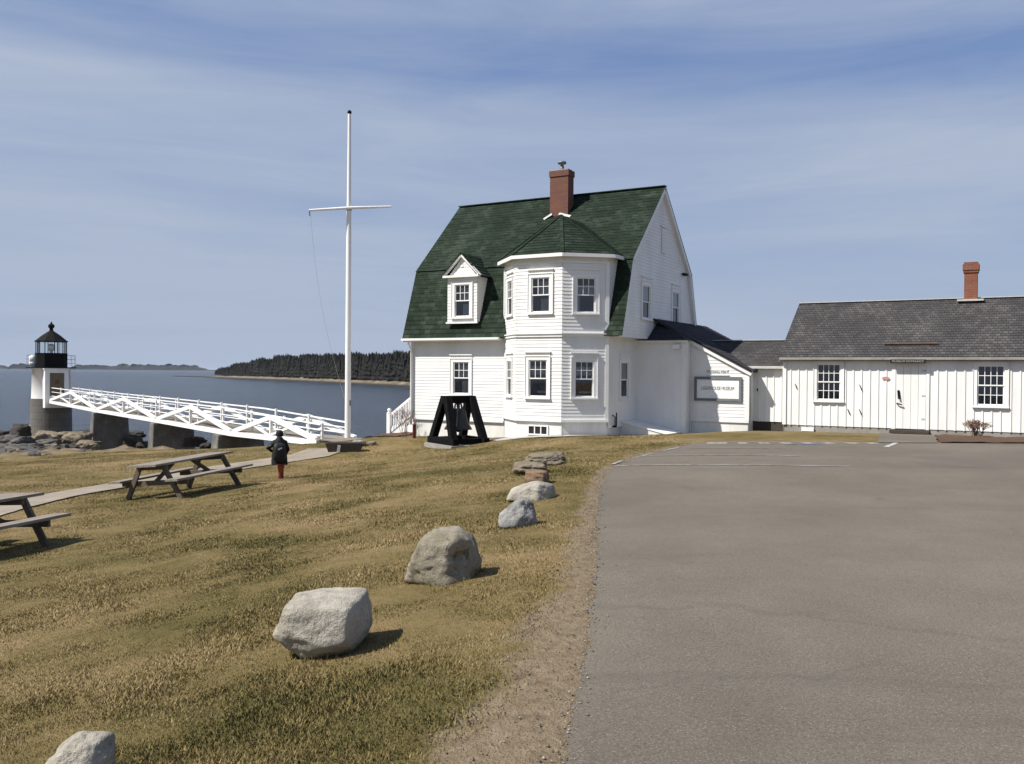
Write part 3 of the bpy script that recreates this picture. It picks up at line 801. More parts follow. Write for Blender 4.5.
M['head_rock'] = stone('pale_headland_shore', [(.03, .026, .02), (.10, .08, .055), (.19, .155, .11), (.24, .20, .15)], .11, .8, .6)
_nt = M['head_rock'].node_tree; _b = _nt.nodes['Principled BSDF']; _src = _b.inputs['Base Color'].links[0].from_socket
_tc = N(_nt, 'ShaderNodeTexCoord'); _sx = N(_nt, 'ShaderNodeSeparateXYZ'); _nt.links.new(_tc.outputs['Object'], _sx.inputs[0])
_mr = N(_nt, 'ShaderNodeMapRange'); _mr.inputs[1].default_value = SEA + .5; _mr.inputs[2].default_value = SEA + 1.3; _mr.inputs[3].default_value = 1; _mr.inputs[4].default_value = 0
_nt.links.new(_sx.outputs[2], _mr.inputs[0]); _nt.links.new(mixc(_nt, _mr.outputs[0], _src, (.022, .018, .012)), _b.inputs['Base Color'])
M['forest'] = simple('dark_spruce_forest', (.004, .005, .0035), (.012, .012, .008), .12, .95, 4, 0)
M['far_wood'] = simple('distant_wooded_shore', (.010, .016, .012), (.022, .028, .02), .03, .95, 4, 0)
# shoreline of the headland (u,v on the water) from its low tip to behind the house
HL = [(172, 376.4), (190, 376.8), (205, 377.4), (225, 378.2), (250, 379.2), (290, 380.8), (330, 382.8), (370, 384.8), (400, 386.4), (430, 388), (520, 392), (640, 396)]
HP = [atz(u, v, SEA) for u, v in HL]
def headland():
    vs, fs = [], []; n = 420
    cum = [0]
    for p, q in zip(HP[:-1], HP[1:]): cum.append(cum[-1] + (q - p).length)
    prof = [(-2, -1.0), (0, .1), (4, .7), (9, 1.5), (16, 2.6), (24, 3.2), (70, 5.5), (180, 7), (260, -1)]
    for i in range(n + 1):
        s = cum[-1] * i / n; k = max(0, min(len(HP) - 2, int(np.searchsorted(cum, s)) - 1)); t = (s - cum[k]) / (cum[k + 1] - cum[k])
        p = HP[k].lerp(HP[k + 1], t); back = Vector((p.x * .35, p.y, 0)).normalized()
        sc = min(1, .12 + max(0, (s - cum[2])) / 160)
        for w, h in prof:
            j = noise.fractal(Vector((s * .05, w * .2, 1.)), .8, 2, 4)
            q = p + back * (w * (sc if w > 0 else 1) * 1.0 + j * 2.5)
            vs.append((q.x, q.y, SEA + h * (sc if h > 0 else 1) * (1 + .25 * j) + .4 * noise.noise(Vector((s * .2, w * .3, 3)))))
    m_ = len(prof)
    for i in range(n):
        for k in range(m_ - 1): a = i * m_ + k; fs.append((a, a + m_, a + m_ + 1, a + 1))
    me = bpy.data.meshes.new('headland'); me.from_pydata(vs, [], fs); me.materials.append(M['head_rock'])
    o = bpy.data.objects.new('headland', me); COL.objects.link(o); tag(o, kind='structure')
    # the wood on it
    mb = MB(); rnd = random.Random(4)
    def tree(p, h, r):
        tiers = 6; n_ = 7; ph = rnd.random() * 6; i0 = len(mb.v)
        lean = (rnd.uniform(-.02, .02) * h, rnd.uniform(-.02, .02) * h)
        for k in range(tiers):
            t0 = k / tiers; z0 = h * (.08 + .92 * t0); rr = r * (1 - t0) ** .68 * rnd.uniform(.75, 1.15); zt = h * (.08 + .92 * min(1, t0 + 1.7 / tiers))
            b0 = len(mb.v)
            for j in range(n_):
                a = ph + k + 2 * math.pi * j / n_; q = rr * rnd.uniform(.55, 1.25)
                mb.v.append((p.x + q * math.cos(a) + lean[0] * t0, p.y + q * math.sin(a) + lean[1] * t0, p.z + z0 - rnd.uniform(0, .05) * h))
            mb.v.append((p.x + lean[0] * t0, p.y + lean[1] * t0, p.z + zt)); ap = len(mb.v) - 1
            for j in range(n_): mb.f.append((b0 + j, b0 + (j + 1) % n_, ap)); mb.smooth.append(False)
    for i in range(5200):
        s = cum[2] + (cum[-1] - cum[2]) * rnd.random() ** 1.0
        k = max(0, min(len(HP) - 2, int(np.searchsorted(cum, s)) - 1)); t = (s - cum[k]) / (cum[k + 1] - cum[k])
        p = HP[k].lerp(HP[k + 1], t); back = Vector((p.x * .35, p.y, 0)).normalized()
        ramp_ = min(1, max(0, (s - cum[2] - 25)) / 190)
        if ramp_ <= 0: continue
        w = 17 + 60 * rnd.random() ** 1.6
        q = p + back * w; q.z = SEA + 2.6
        fr = .55 if w < 22 and rnd.random() < .5 else 1
        wave = 1 + .20 * noise.fractal(Vector((s * .03, 1, 1)), .8, 2, 3)
        h = (rnd.uniform(12, 18) + 2.5 * noise.noise(Vector((q.x * .02, q.y * .02, 5)))) * (.30 + .70 * ramp_ ** .6) * fr * wave
        tree(q, h, h * rnd.uniform(.13, .23))
    o = mb.build('spruce_forest', M['forest']); tag(o, 'dark spruce forest covering the low headland across the water', 'forest', kind='stuff')
headland()
def island(u0, u1, v_sh, h, seed, name='far_island'):
    d = -SEA * 900 / max(1.2, (v_sh - (371.6 + (u0 + u1) / 2 * .0078 - 4.0)))
    d = min(d, 5200)
    a, b_ = at(u0, 370, d), at(u1, 370, d * 1.03)
    n = 90; vs, fs = [], []; dep = 60
    for i in range(n + 1):
        t = i / n; p = a.lerp(b_, t); env = min(1, min(t, 1 - t) * 7) ** .6
        hh = h * env * (.62 + .5 * abs(noise.fractal(Vector((t * 9, seed, 0)), .9, 2.2, 5))) + .35 * h * env * random.uniform(-.3, .6)
        for y, z in ((-dep * .6, -1), (-dep * .5, h * .15 * env), (-dep * .35, hh * .8), (0, hh), (dep, hh * .9), (dep * 1.5, -1)):
            vs.append((p.x, p.y + y, SEA + z))
    for i in range(n):
        for k in range(5): q = i * 6 + k; fs.append((q, q + 6, q + 7, q + 1))
    me = bpy.data.meshes.new(name); me.from_pydata(vs, [], fs); me.materials.append(M['far_wood'])
    o = bpy.data.objects.new(name, me); COL.objects.link(o); tag(o, kind='structure')
island(-60, 7, 368.2, 30, 1.1); island(9, 32, 368.3, 30, 2.3); island(70, 112, 369.4, 30, 3.7); island(104, 206, 370.2, 38, 4.1)
island(-30, 260, 369.0, 7, 8.1)

# ================================================================== ROCKS
def rock(name, size, planes, seed, mat, p=13, amp=.05, sub=5, fine=.012, dents=()):
    bm = bmesh.new(); bmesh.ops.create_icosphere(bm, subdivisions=sub, radius=1)
    rnd = random.Random(seed)
    pl = [(Vector(n).normalized(), h) for n, h in planes]
    if len(pl) < 10:
        for ax in ((1, 0, 0), (-1, 0, 0), (0, 1, 0), (0, -1, 0), (0, 0, 1), (0, 0, -1)): pl.append((Vector(ax), rnd.uniform(.85, 1.0)))
        for _ in range(9):
            v = Vector((rnd.gauss(0, 1), rnd.gauss(0, 1), rnd.gauss(0, 1))).normalized(); pl.append((v, rnd.uniform(.86, 1.08)))
    for v in bm.verts:
        d = v.co.normalized(); s = 0
        for n, h in pl:
            c = d.dot(n)
            if c > 0: s += (c / h) ** p
        r = s ** (-1 / p) if s > 0 else 1
        q = d * r
        k = amp * noise.fractal(q * 2.1 + Vector((seed, 0, 0)), .8, 2.1, 5) + fine * noise.fractal(q * 9 + Vector((0, seed, 0)), .9, 2.2, 4)
        for dn, dw, dd in dents:
            k -= dd * math.exp(-((q - Vector(dn)).length / dw) ** 2)
        k -= amp * .7 * max(0, noise.noise(q * 3.3 + Vector((0, 0, seed))) - .25)
        v.co = Vector(((q.x + d.x * k) * size[0], (q.y + d.y * k) * size[1], (q.z + d.z * k) * size[2]))
    for f in bm.faces: f.smooth = True
    me = bpy.data.meshes.new(name); bm.to_mesh(me); bm.free(); me.materials.append(mat)
    o = bpy.data.objects.new(name, me); COL.objects.link(o); return o

def px(u0, u1, y): return (u1 - u0) / F * y
def boulder(u0, u1, vt, vb, planes, seed, mat, label, depth=.8, sink=.12, dv=0, tilt=0, **kw):
    g = ghit((u0 + u1) / 2, vb - dv); y = g.y + .0
    w = px(u0, u1, y); h = px(vt, vb, y)
    o = rock('boulder', (w / 2, w / 2 * depth, h / 2 * (1 + sink)), planes, seed, mat, **kw)
    y2 = y + w * .5 * depth * .8; x2 = ((u0 + u1) / 2 - 512) / F * y2
    s = y2 / y
    o.scale = (s,) * 3
    o.location = (x2, y2, tz(x2, y2) + h / 2 * s * (1 - sink * .9)); o.rotation_euler = (0, tilt, 0)
    tag(o, label, 'boulder', 'boulders along the edge of the parking lot'); return o
boulder(277, 371, 601, 661, [((.03, 0, 1), .97), ((-.22, 0, .975), .93), ((-.96, 0, .27), .90), ((-.7, -.1, -.7), .96), ((.13, 0, -1), .90), ((.915, -.1, -.40), .94), ((.99, 0, .1), .96), ((-.05, -1, .10), .78), ((.93, -.37, 0), .90), ((-.1, -.80, .60), 1.0), ((0, 1, 0), .9), ((-.75, -.65, .1), .98), ((.2, -.75, -.65), .96), ((.1, -.55, .83), 1.1), ((-.3, -.9, -.35), .86)],
        3, M['rock_white'], 'largest pale angular granite boulder with a flat top on the grass', .85, .04, p=26, amp=.05)
boulder(410, 480, 537, 588, [((-.95, 0, .3), .86), ((-.76, 0, .65), .90), ((-.10, 0, .99), .93), ((.69, 0, .72), 1.02), ((.975, 0, .225), .98), ((-.3, -.95, .1), .78), ((-.2, -.75, .6), .90), ((.55, -.83, .1), .80), ((0, 1, .1), .9), ((0, 0, -1), .9), ((-.6, -.75, -.2), .9), ((.95, -.2, -.2), .95)],
        12, M['rock_tan'], 'tan rounded boulder with a dark hollow in its right side', .85, .12, p=20, amp=.07, dv=3, dents=(((.62, -.62, .15), .28, .34), ((.50, -.7, -.35), .25, .2)))
boulder(500, 538, 501, 529, [((-.72, -.1, .7), .52), ((-.8, -.35, .6), .66), ((-.2, -1, .5), .7), ((.8, -.5, .5), .68), ((.3, .2, 1), .9), ((1, 0, .2), .9), ((-1, 0, 0), 1.), ((0, 1, .3), .9), ((0, 0, -1), .8), ((-.3, .2, .9), .95), ((.5, -.9, 0), .85)],
        21, M['rock_grey'], 'grey and white mottled pointed boulder leaning on the grass', .8, .12, p=16, amp=.08, dv=2)
boulder(513, 555, 482, 503, [((-.55, -.1, .83), .5), ((.6, -.2, .9), .75), ((1, -.3, .1), .8), ((-.2, -1, .3), .7), ((0, 1, .2), .9), ((0, 0, -1), .8), ((.7, -.8, .2), .72), ((-1, 0, .3), 1.), ((.1, .3, 1), .8), ((0, 0, 1), .9)],
        31, M['rock_white'], 'pale smooth wedge shaped boulder just behind the mottled one', .8, .15, p=14, amp=.05, dv=2)
boulder(525, 551, 470, 486, [((0, 0, 1), .75), ((-.2, -1, .1), .75), ((1, -.2, 0), .8), ((-1, -.1, 0), .85), ((0, 1, 0), .85), ((.8, -.7, .1), .9), ((0, 0, -1), .8), ((-.5, -.5, .8), .95), ((.3, 0, 1), .8), ((-.7, -.7, 0), .95)],
        41, M['rock_red'], 'small reddish brown block shaped boulder', .9, .1, p=11, amp=.09, dv=1)
boulder(513, 549, 462, 474, [], 51, M['rock_brown'], 'low brown slab of ledge lying left of the reddish block', .9, .2, amp=.13, p=7, fine=.03)
boulder(524, 567, 453, 466, [], 59, M['rock_brown'], 'farthest low cracked ledge stone in the boulder row', .8, .2, amp=.16, p=7, fine=.04)
boulder(51, 116, 737, 790, [((.2, -.2, 1), .80), ((-.7, -.1, .75), .75), ((.95, -.35, .3), .80), ((-.1, -1, .4), .8), ((1, .2, .05), .9), ((0, 1, .2), .9), ((0, 0, -1), .8), ((-1, 0, 0), 1.), ((.5, -.8, .35), .82), ((0, .3, 1), .9)],
        66, M['rock_white'], 'pale boulder cut off by the bottom edge at the lower left', .8, .1, p=16, amp=.07)

def tufts():
    vs, ts = [], []
    for o in [q for q in COL.objects if q.name.startswith('boulder')]:
        co = np.array([v.co[:] for v in o.data.vertices]) * o.scale[0]
        lz = o.location.z; foot = co[np.abs(co[:, 2] + lz - np.array(tz(o.location.x, o.location.y))) < .05]
        if len(foot) < 8: continue
        k = int(260 if o.location.y < 10 else 120)
        pick = foot[rng.integers(0, len(foot), k)]
        r = 1.0 + rng.normal(.06, .05, k)
        x, y = o.location.x + pick[:, 0] * r, o.location.y + pick[:, 1] * r; z = terr(x, y)
        for xx, yy, zz_ in zip(x, y, z):
            for _ in range(3):
                h = random.uniform(.018, .055) * (1 + yy * .02); a = random.uniform(0, 6.28); w = .0028 * (1 + yy * .06); l = h * random.uniform(.1, .8); b = random.uniform(0, 6.28)
                px_, py_ = xx + random.uniform(-.02, .02), yy + random.uniform(-.02, .02)
                vs.append(((px_ - math.cos(a) * w, py_ - math.sin(a) * w, zz_ - .01), (px_ + math.cos(a) * w, py_ + math.sin(a) * w, zz_ - .01), (px_ + math.cos(b) * l, py_ + math.sin(b) * l, zz_ + h)))
                ts.append(random.uniform(.05, .75))
    v = np.array(vs); n = len(v); me = bpy.data.meshes.new('grass_tufts'); me.from_pydata(v.reshape(-1, 3).tolist(), [], np.arange(n * 3).reshape(-1, 3).tolist())
    at_ = me.attributes.new('tone', 'FLOAT', 'POINT'); at_.data.foreach_set('value', np.repeat(np.array(ts), 3).astype(np.float32))
    me.materials.append(bpy.data.materials['dry_grass_blades']); o = bpy.data.objects.new('grass_tufts', me); COL.objects.link(o)
    tag(o, 'longer grass left standing round the feet of the boulders', 'grass', kind='stuff')
tufts()

# shore rocks below the lighthouse, three base shapes copied
shore_protos = []
for k, mk in enumerate(('shore_tan', 'shore_grey', 'shore_dark')):
    for s in range(3):
        shore_protos.append((k, rock('shore_rock', (1, .85, .6), [], 100 + 10 * k + s, M[mk], p=18, amp=.22, sub=4, fine=.07)))
used = set()
def shore_rock(u, v, d, wpx, hpx, k, label, group='jumbled shore rocks below the lighthouse'):
    c = [i for i, (kk, _) in enumerate(shore_protos) if kk == k]; i = random.choice(c)
    src = shore_protos[i][1]
    if i in used: o = src.copy(); COL.objects.link(o)
    else: o = src; used.add(i)
    p = at(u, v, d); s = wpx / F * d / 2; h = hpx / F * d / 2
    o.scale = (s, s * random.uniform(.8, 1.3), h / .6); o.rotation_euler = (random.uniform(-.12, .12), random.uniform(-.15, .15), random.uniform(0, 6.28))
    g = tz(p.x, p.y)
    o.location = (p.x, p.y, p.z + h * .9)
    tag(o, label, 'rock', group); return o
LB = {0: 'tan granite rock in the jumble on the shore below the lighthouse', 1: 'grey granite rock in the jumble on the shore below the lighthouse', 2: 'dark weedy rock in the jumble on the shore below the lighthouse'}
shore_rock(20, 440, 66, 20, 17, 2, 'dark pointed rock standing left of the lighthouse base')
for u, v, d, w_, h_, k in ((42, 447, 60, 24, 14, 0), (58, 446, 62, 30, 14, 0), (76, 447, 60, 28, 15, 0), (50, 440, 68, 26, 9, 0), (70, 440, 68, 30, 9, 0), (88, 449, 58, 20, 9, 0), (6, 447, 58, 26, 12, 1), (22, 448, 57, 22, 11, 1), (36, 451, 55, 16, 8, 1), (10, 441, 66, 24, 6, 1)): shore_rock(u, v, d, w_, h_, k, None)
rr = random.Random(9)
for i in range(105):
    u = rr.uniform(-8, 92); t = rr.random(); d = 44 + 16 * t; v = 460 - 13 * t + rr.uniform(-1, 1)
    shore_rock(u, v, d, rr.uniform(5, 22), rr.uniform(3, 8), rr.choice((0, 0, 1, 1, 1, 2)), None)
for u, v, d, w_, h_ in ((132, 448, 64, 18, 12), (143, 450, 60, 14, 9), (128, 452, 62, 12, 6), (196, 446, 52, 20, 9), (206, 449, 46, 12, 6), (84, 437, 84, 22, 7), (130, 438, 74, 26, 7), (3, 438, 72, 16, 8), (190, 441, 60, 24, 6), (246, 444, 50, 22, 5)):
    shore_rock(u, v, d, w_, h_, 2 if h_ > 5 else 1, None)
for o in list(COL.objects):
    if o.name.startswith('shore_rock') and 'label' not in o:
        k = {'tan_shore_granite': 0, 'grey_shore_granite': 1}.get(o.data.materials[0].name, 2)
        o['label'] = LB[k]; o['group'] = {0: 'tan shore rocks', 1: 'grey shore rocks', 2: 'dark shore rocks'}[k]
for i, (k, o) in enumerate(shore_protos):
    if i not in used: bpy.data.objects.remove(o)
# small stones edging the bed at the left house corner
for u, v, w_, h_, mk in ((359, 446, 15, 8, 'rock_grey'), (372, 445, 10, 5, 'rock_brown'), (350, 446, 8, 5, 'rock_grey')):
    g = ghit(u, v); s = w_ / F * g.y / 2
    o = rock('edging_stone', (s, s * .8, h_ / F * g.y / 2), [], int(u), M[mk], p=9, amp=.1, sub=3)
    o.location = (g.x, g.y, g.z + h_ / F * g.y * .35)
    tag(o, {359: 'largest pale stone beside the flagpole base', 372: 'low brown stone between flagpole and house corner', 350: 'small pale stone tucked behind the flagpole'}[u], 'stone')

# ================================================================== KEEPERS HOUSE
exec_house = True
GZ = -2.3
house = thing('keepers_house', hw(0, 0, GZ), -YAW, 'white clapboard house with green gambrel roof, two storey bay and brick chimney', 'house')
def HT(T):                       # shift from eye-relative z to house-local z
    return lambda x, o, z: tuple(Vector(T(x, o, z)) - Vector((0, 0, GZ)))
def hz(p): return (p[0], p[1], p[2] - GZ)
ze, zk, zr, wk, W, L = 1.217, 3.859, 6.827, .876, 7.774, 9.032
XL = -8.78                       # left wall
XG, XJ = -.575, -.15              # lower gable wall, upper (jettied) gable wall
BF, B0, B1 = -.88, -3.526, -1.787    # bay front plane and its corners
BL, BR = -4.706, -.575
T_front = HT(wallT(0, .3, 0)); T_gabL = HT(wallT(XG, 0, 90)); T_gabU = HT(wallT(XJ, 0, 90))
T_bayF = HT(wallT(0, BF, 0)); T_bayR = HT(wallT(B1, BF, 40)); T_bayL = HT(wallT(BL, .3, -45)); T_ret = HT(wallT(BR, 0, 90))
T_retL = HT(wallT(BL, 0, -90))
RF = math.sqrt(2) * 1.18         # left face, 45 degrees
C40 = math.cos(math.radians(40)); RR = (-.575 + 1.787) / C40     # right face, 40 degrees
WE = -.88 + RR * math.sin(math.radians(40))
FZ = -1.76                       # top of foundation (left), -1.6 at the bay
# --- front wall
op = lambda x0, x1, z0, z1, c=.06: (x0 - c, x1 + c, z0 - .03, z1 + c)
mb = MB()
siding(mb, T_front, lambda z: (XL, BL + .02), FZ, ze - .05, [op(-6.888, -6.195, -.837, .338)])
mb.build('front_wall', M['white'], house)
window(house, T_front, -6.888, -6.195, -.837, .338, curtain='lace')
# left and rear walls
def gam(z, inset=.06):
    if z < ze: return (.3, W - .3)
    if z < zk: t = (z - ze) / (zk - ze); a = t * wk
    else: t = (z - zk) / (zr - zk); a = wk + t * (W / 2 - wk)
    return (a + inset, W - a - inset)
mb = MB()
TL = HT(wallT(XL, W, -90))
siding(mb, TL, lambda z: tuple(W - q for q in reversed(gam(z))), FZ, zr - .08)
mb.build('side_wall', M['white'], house)
mb = MB(); siding(mb, HT(wallT(XG, W - .3, 180)), lambda z: (0, XG - XL), FZ, ze - .05); mb.build('rear_wall', M['white'], house)
# lower gable wall
mb = MB()
siding(mb, T_gabL, lambda z: (WE, W - .3), FZ - .02, ze - .02, [op(1.2, 1.86, -.863, .358)])
mb.build('lower_gable_wall', M['white'], house)
window(house, T_gabL, 1.2, 1.86, -.863, .358, curtain='blind', grid_up=(1, 1))
# upper gable wall
mb = MB()
ops = [op(2.06, 2.78, 1.918, 3.08), op(5.08, 5.80, 1.918, 3.08)]
siding(mb, T_gabU, lambda z: gam(z) if z >= ze else (.1, W - .1), ze - .02, zr - .08, ops)
mb.quad(hz((XG, .05, ze - .02)), hz((XJ, .05, ze - .02)), hz((XJ, W - .05, ze - .02)), hz((XG, W - .05, ze - .02)))
mb.build('upper_gable_wall', M['white'], house)
for x0 in (2.06, 5.08): window(house, T_gabU, x0, x0 + .72, 1.918, 3.08, curtain='blind', grid_up=(1, 1))
mb = MB()
mb.box(3.86, 4.26, .015, .04, 4.4, 5.3, T_gabU); mb.box(3.74, 4.40, .015, .07, 5.36, 5.42, T_gabU)
mb.build('attic_vent', M['trim'], house)
mb = MB()
for k in range(10): mb.box(3.92, 4.20, .041, .052, 4.46 + k * .08, 4.50 + k * .08, T_gabU)
mb.build('vent_louvre', M['trim'], house)
mb = MB(); mb.box(6.1, 6.45, .015, .14, 3.80, 3.88, T_gabU); mb.build('gable_lamp', M['black_paint'], house)
# --- bay
def bay_face(T, x0, x1, wins):
    mb = MB()
    siding(mb, T, lambda z: (x0, x1), -1.587, 1.17, [op(*w[:2], *w[2:4]) for w in wins if w[3] < 1.1])
    siding(mb, T, lambda z: (x0, x1), 1.30, 3.86, [op(*w[:2], *w[2:4]) for w in wins if w[3] > 1.1])
    mb.build('bay_wall', M['white'], house)
c45 = lambda l: (l - B1) / C40
wf = [(-3.03, -2.335, -.842, .396), (-2.95, -2.255, 1.998, 3.162)]
wr = [(c45(-1.449), c45(-.954), -.83, .368), (c45(-1.42), c45(-.925), 1.982, 3.145)]
wl = [(.47, 1.10, -.83, .368), (.47, 1.10, 1.98, 3.17)]
bay_face(T_bayF, B0, B1, wf); bay_face(T_bayR, 0, RR, wr); bay_face(T_bayL, 0, RF, wl)
mb = MB(); siding(mb, T_ret, lambda z: (WE, 1.3), 1.30, 3.86); mb.build('bay_return_wall', M['white'], house)
mb = MB(); siding(mb, T_retL, lambda z: (-1.3, -.3), 1.30, 3.86); mb.build('bay_return_wall', M['white'], house)
for T, ws, cur in ((T_bayF, wf, ('cafe', 'lace')), (T_bayR, wr, ('cafe', 'half')), (T_bayL, wl, ('blind', 'cafe'))):
    for w_, c_ in zip(ws, cur): window(house, T, *w_, curtain=c_, grid_up=(3, 2))
# belt course, water table, frieze, corner boards round the bay
mb = MB()
def ring(mb, z0, z1, out0, out1):
    for T, a, b_ in ((T_bayL, 0, RF), (T_bayF, B0, B1), (T_bayR, 0, RR)): mb.box(a - out1 * .38, b_ + out1 * .38, out0, out1, z0, z1, T)
ring(mb, 1.17, 1.26, .0, .05); ring(mb, 1.262, 1.30, .0, .085); mb.build('belt_course', M['trim'], house)
mb = MB(); ring(mb, 3.62, 3.68, .0, .045); mb.build('frieze_band', M['trim'], house)
mb = MB(); ring(mb, -1.67, -1.587, .0, .05); mb.build('water_table', M['trim'], house)
mb = MB(); mb.box(XL - .05, BL, 0, .05, FZ - .08, FZ, T_front); mb.build('water_table', M['trim'], house)
mb = MB(); mb.box(WE + .02, 2.64, 0, .045, FZ - .10, FZ - .02, T_gabL); mb.build('water_table', M['trim'], house)
for T, a, b_, z0, z1 in ((T_front, XL - .03, XL + .1, FZ, ze - .05), (T_bayR, RR - .1, RR + .02, 1.30, 3.62), (T_bayR, RR - .1, RR + .02, -1.587, 1.17), (T_bayL, 0, .1, 1.30, 3.62)):
    mb = MB(); mb.box(a, b_, .016, .035, z0, z1, T); mb.build('corner_board', M['trim'], house)
# foundation
mb = MB()
for T, a, b_, o in ((T_front, XL + .03, BL, -.03), (T_bayL, 0, RF, -.03), (T_bayF, B0, B1, -.03), (T_bayR, 0, RR, -.03), (T_gabL, WE, W - .3, -.03)):
    mb.quad(T(a, o, -3.4), T(b_, o, -3.4), T(b_, o, -1.6), T(a, o, -1.6))
mb.quad(*[hz(p) for p in ((XL + .03, W - .3, -3.6), (XL + .03, .33, -3.6), (XL + .03, .33, -1.7), (XL + .03, W - .3, -1.7))])
mb.build('foundation', M['fnd'], house)
mb = MB(); T = T_bayF
mb.box(-3.07, -3.02, -.028, .01, -2.13, -1.80, T); mb.box(-2.33, -2.28, -.028, .01, -2.13, -1.80, T); mb.box(-3.02, -2.33, -.028, .01, -2.13, -2.09, T); mb.box(-3.02, -2.33, -.028, .01, -1.84, -1.80, T)
for x in (-2.80, -2.56): mb.box(x - .018, x + .018, -.027, .0, -2.09, -1.84, T)
cw = mb.build('cellar_window', M['trim'], house)
mb = MB(); mb.quad(T(-3.02, -.02, -2.09), T(-2.33, -.02, -2.09), T(-2.33, -.02, -1.84), T(-3.02, -.02, -1.84)); mb.build('dark_pane', M['room_dark'], cw)
# --- roofs
def sl(w): return ze + (zk - ze) * w / wk
mb = MB()
shingle(mb, hz((-L, 0, ze)), hz((0, 0, ze)), hz((0, wk, zk)), hz((-L, wk, zk)))
shingle(mb, hz((-L, wk - .05, zk - .02)), hz((0, wk - .05, zk - .02)), hz((0, W / 2, zr)), hz((-L, W / 2, zr)))
shingle(mb, hz((0, W, ze)), hz((-L, W, ze)), hz((-L, W - wk, zk)), hz((0, W - wk, zk)))
shingle(mb, hz((0, W - wk + .05, zk - .02)), hz((-L, W - wk + .05, zk - .02)), hz((-L, W / 2, zr)), hz((0, W / 2, zr)))
mb.bar(hz((-L, W / 2, zr + .02)), hz((0, W / 2, zr + .02)), .22, .03)
mb.build('gambrel_roof', M['green'], house)
# rake boards and fascia, soffit
for lx in (-.08, -L + .08):
    mb = MB()
    for a, b_ in (((0, ze), (wk, zk)), ((wk, zk), (W / 2, zr)), ((W / 2, zr), (W - wk, zk)), ((W - wk, zk), (W, ze))):
        p, q = Vector(hz((lx, *a))), Vector(hz((lx, *b_))); d = (q - p).normalized(); n = Vector((0, -d.z, d.y)); n = n if n.z > 0 else -n
        mb.bar(p - n * .085, q - n * .085, .14, .15, up=n)
    mb.build('rake_board', M['trim'], house)
mb = MB()
mb.box(-L + .01, BL - .02, -.01, .03, ze - .13, ze - .005, lambda x, y, z: hz((x, y, z)))
mb.box(-L + .01, BL - .02, .031, .30, ze - .05, ze - .03, lambda x, y, z: hz((x, y, z)))
mb.box(-L + .01, BL - .02, -.10, -.012, ze - .08, ze + .0, lambda x, y, z: hz((x, y, z)))
mb.build('eave_fascia', M['trim'], house)
# bay roof
ap = (-2.74, .85, 5.52); zb = 3.93
V0, V1 = (-3.62, -1.10, zb), (-1.69, -1.10, zb); VL, VR = (-4.98, .26, zb), (-.33, .10, zb)
VLb, VRb = (-4.98, 1.15, zb), (-.33, .92, zb); R = (-2.74, W / 2 - (zr - 5.52) / (zr - zk) * (W / 2 - wk) + .1, 5.52)
mb = MB()
shingle(mb, hz(V0), hz(V1), hz(ap), hz(ap)); shingle(mb, hz(V1), hz(VR), hz(ap), hz(ap)); shingle(mb, hz(VL), hz(V0), hz(ap), hz(ap))
shingle(mb, hz(VR), hz(VRb), hz(R), hz(ap)); shingle(mb, hz(VLb), hz(VL), hz(ap), hz(R))
for a in (V0, V1, VL, VR): mb.bar(Vector(hz(a)) + Vector((0, 0, .02)), Vector(hz(ap)) + Vector((0, 0, .02)), .12, .025)
mb.build('bay_roof', M['green'], house)
mb = MB()
E_ = [VLb, VL, V0, V1, VR, VRb]
cen = Vector((-2.66, .6))
for a, b_ in zip(E_[:-1], E_[1:]):
    def ins(p, k): d = Vector((p[0], p[1])) - cen; d = d * (1 - k); return (cen.x + d.x, cen.y + d.y)
    o0, o1, i0_, i1_ = ins(a, -.004), ins(b_, -.004), ins(a, .02), ins(b_, .02)
    mb.hexa([hz((*o0, zb - .12)), hz((*o1, zb - .12)), hz((*i1_, zb - .12)), hz((*i0_, zb - .12))], [hz((*o0, zb - .004)), hz((*o1, zb - .004)), hz((*i1_, zb - .004)), hz((*i0_, zb - .004))])
    j0, j1 = ins(a, .25), ins(b_, .25)
    mb.quad(hz((*i1_, zb - .07)), hz((*i0_, zb - .07)), hz((*j0, zb - .07)), hz((*j1, zb - .07)))
mb.build('bay_cornice', M['trim'], house)
# dormer
dx0, dx1, dw, dz0, dze, dap = -6.99, -5.70, .04, 1.80, 3.44, 4.17
dc = .5 * (dx0 + dx1)
T_d = HT(wallT(0, dw, 0)); mb = MB()
siding(mb, T_d, lambda z: (dx0, dx1), dz0, dze, [op(-6.67, -6.02, 1.99, 3.162)])
siding(mb, T_d, lambda z: (dx0 + (z - dze) / (dap - dze) * (dc - dx0), dx1 - (z - dze) / (dap - dze) * (dx1 - dc)), dze, dap - .03)
siding(mb, HT(wallT(dx1, 0, 90)), lambda z: (dw, 1.6), dz0, dze); siding(mb, HT(wallT(dx0, 0, -90)), lambda z: (-1.6, -dw), dz0, dze)
mb.box(dx0 - .13, dx1 + .13, .0, .16, dze - .02, dze + .06, T_d)
mb.box(dx0 - .04, dx1 + .04, .0, .06, dz0 - .06, dz0, T_d)
for s in (1, -1):
    e = (dc - s * (dc - dx0 + .17), dze + .02); pa = Vector(T_d(e[0], .07, e[1])); pb = Vector(T_d(dc, .07, dap + .06)); mb.bar(pa, pb, .12, .07, up=(0, 0, 1))
mb.box(dc - .06, dc + .06, .014, .03, dze + .36, dze + .44, T_d)
dm_ = mb.build('dormer', M['white'], house)
mb = MB()
back = 2.0
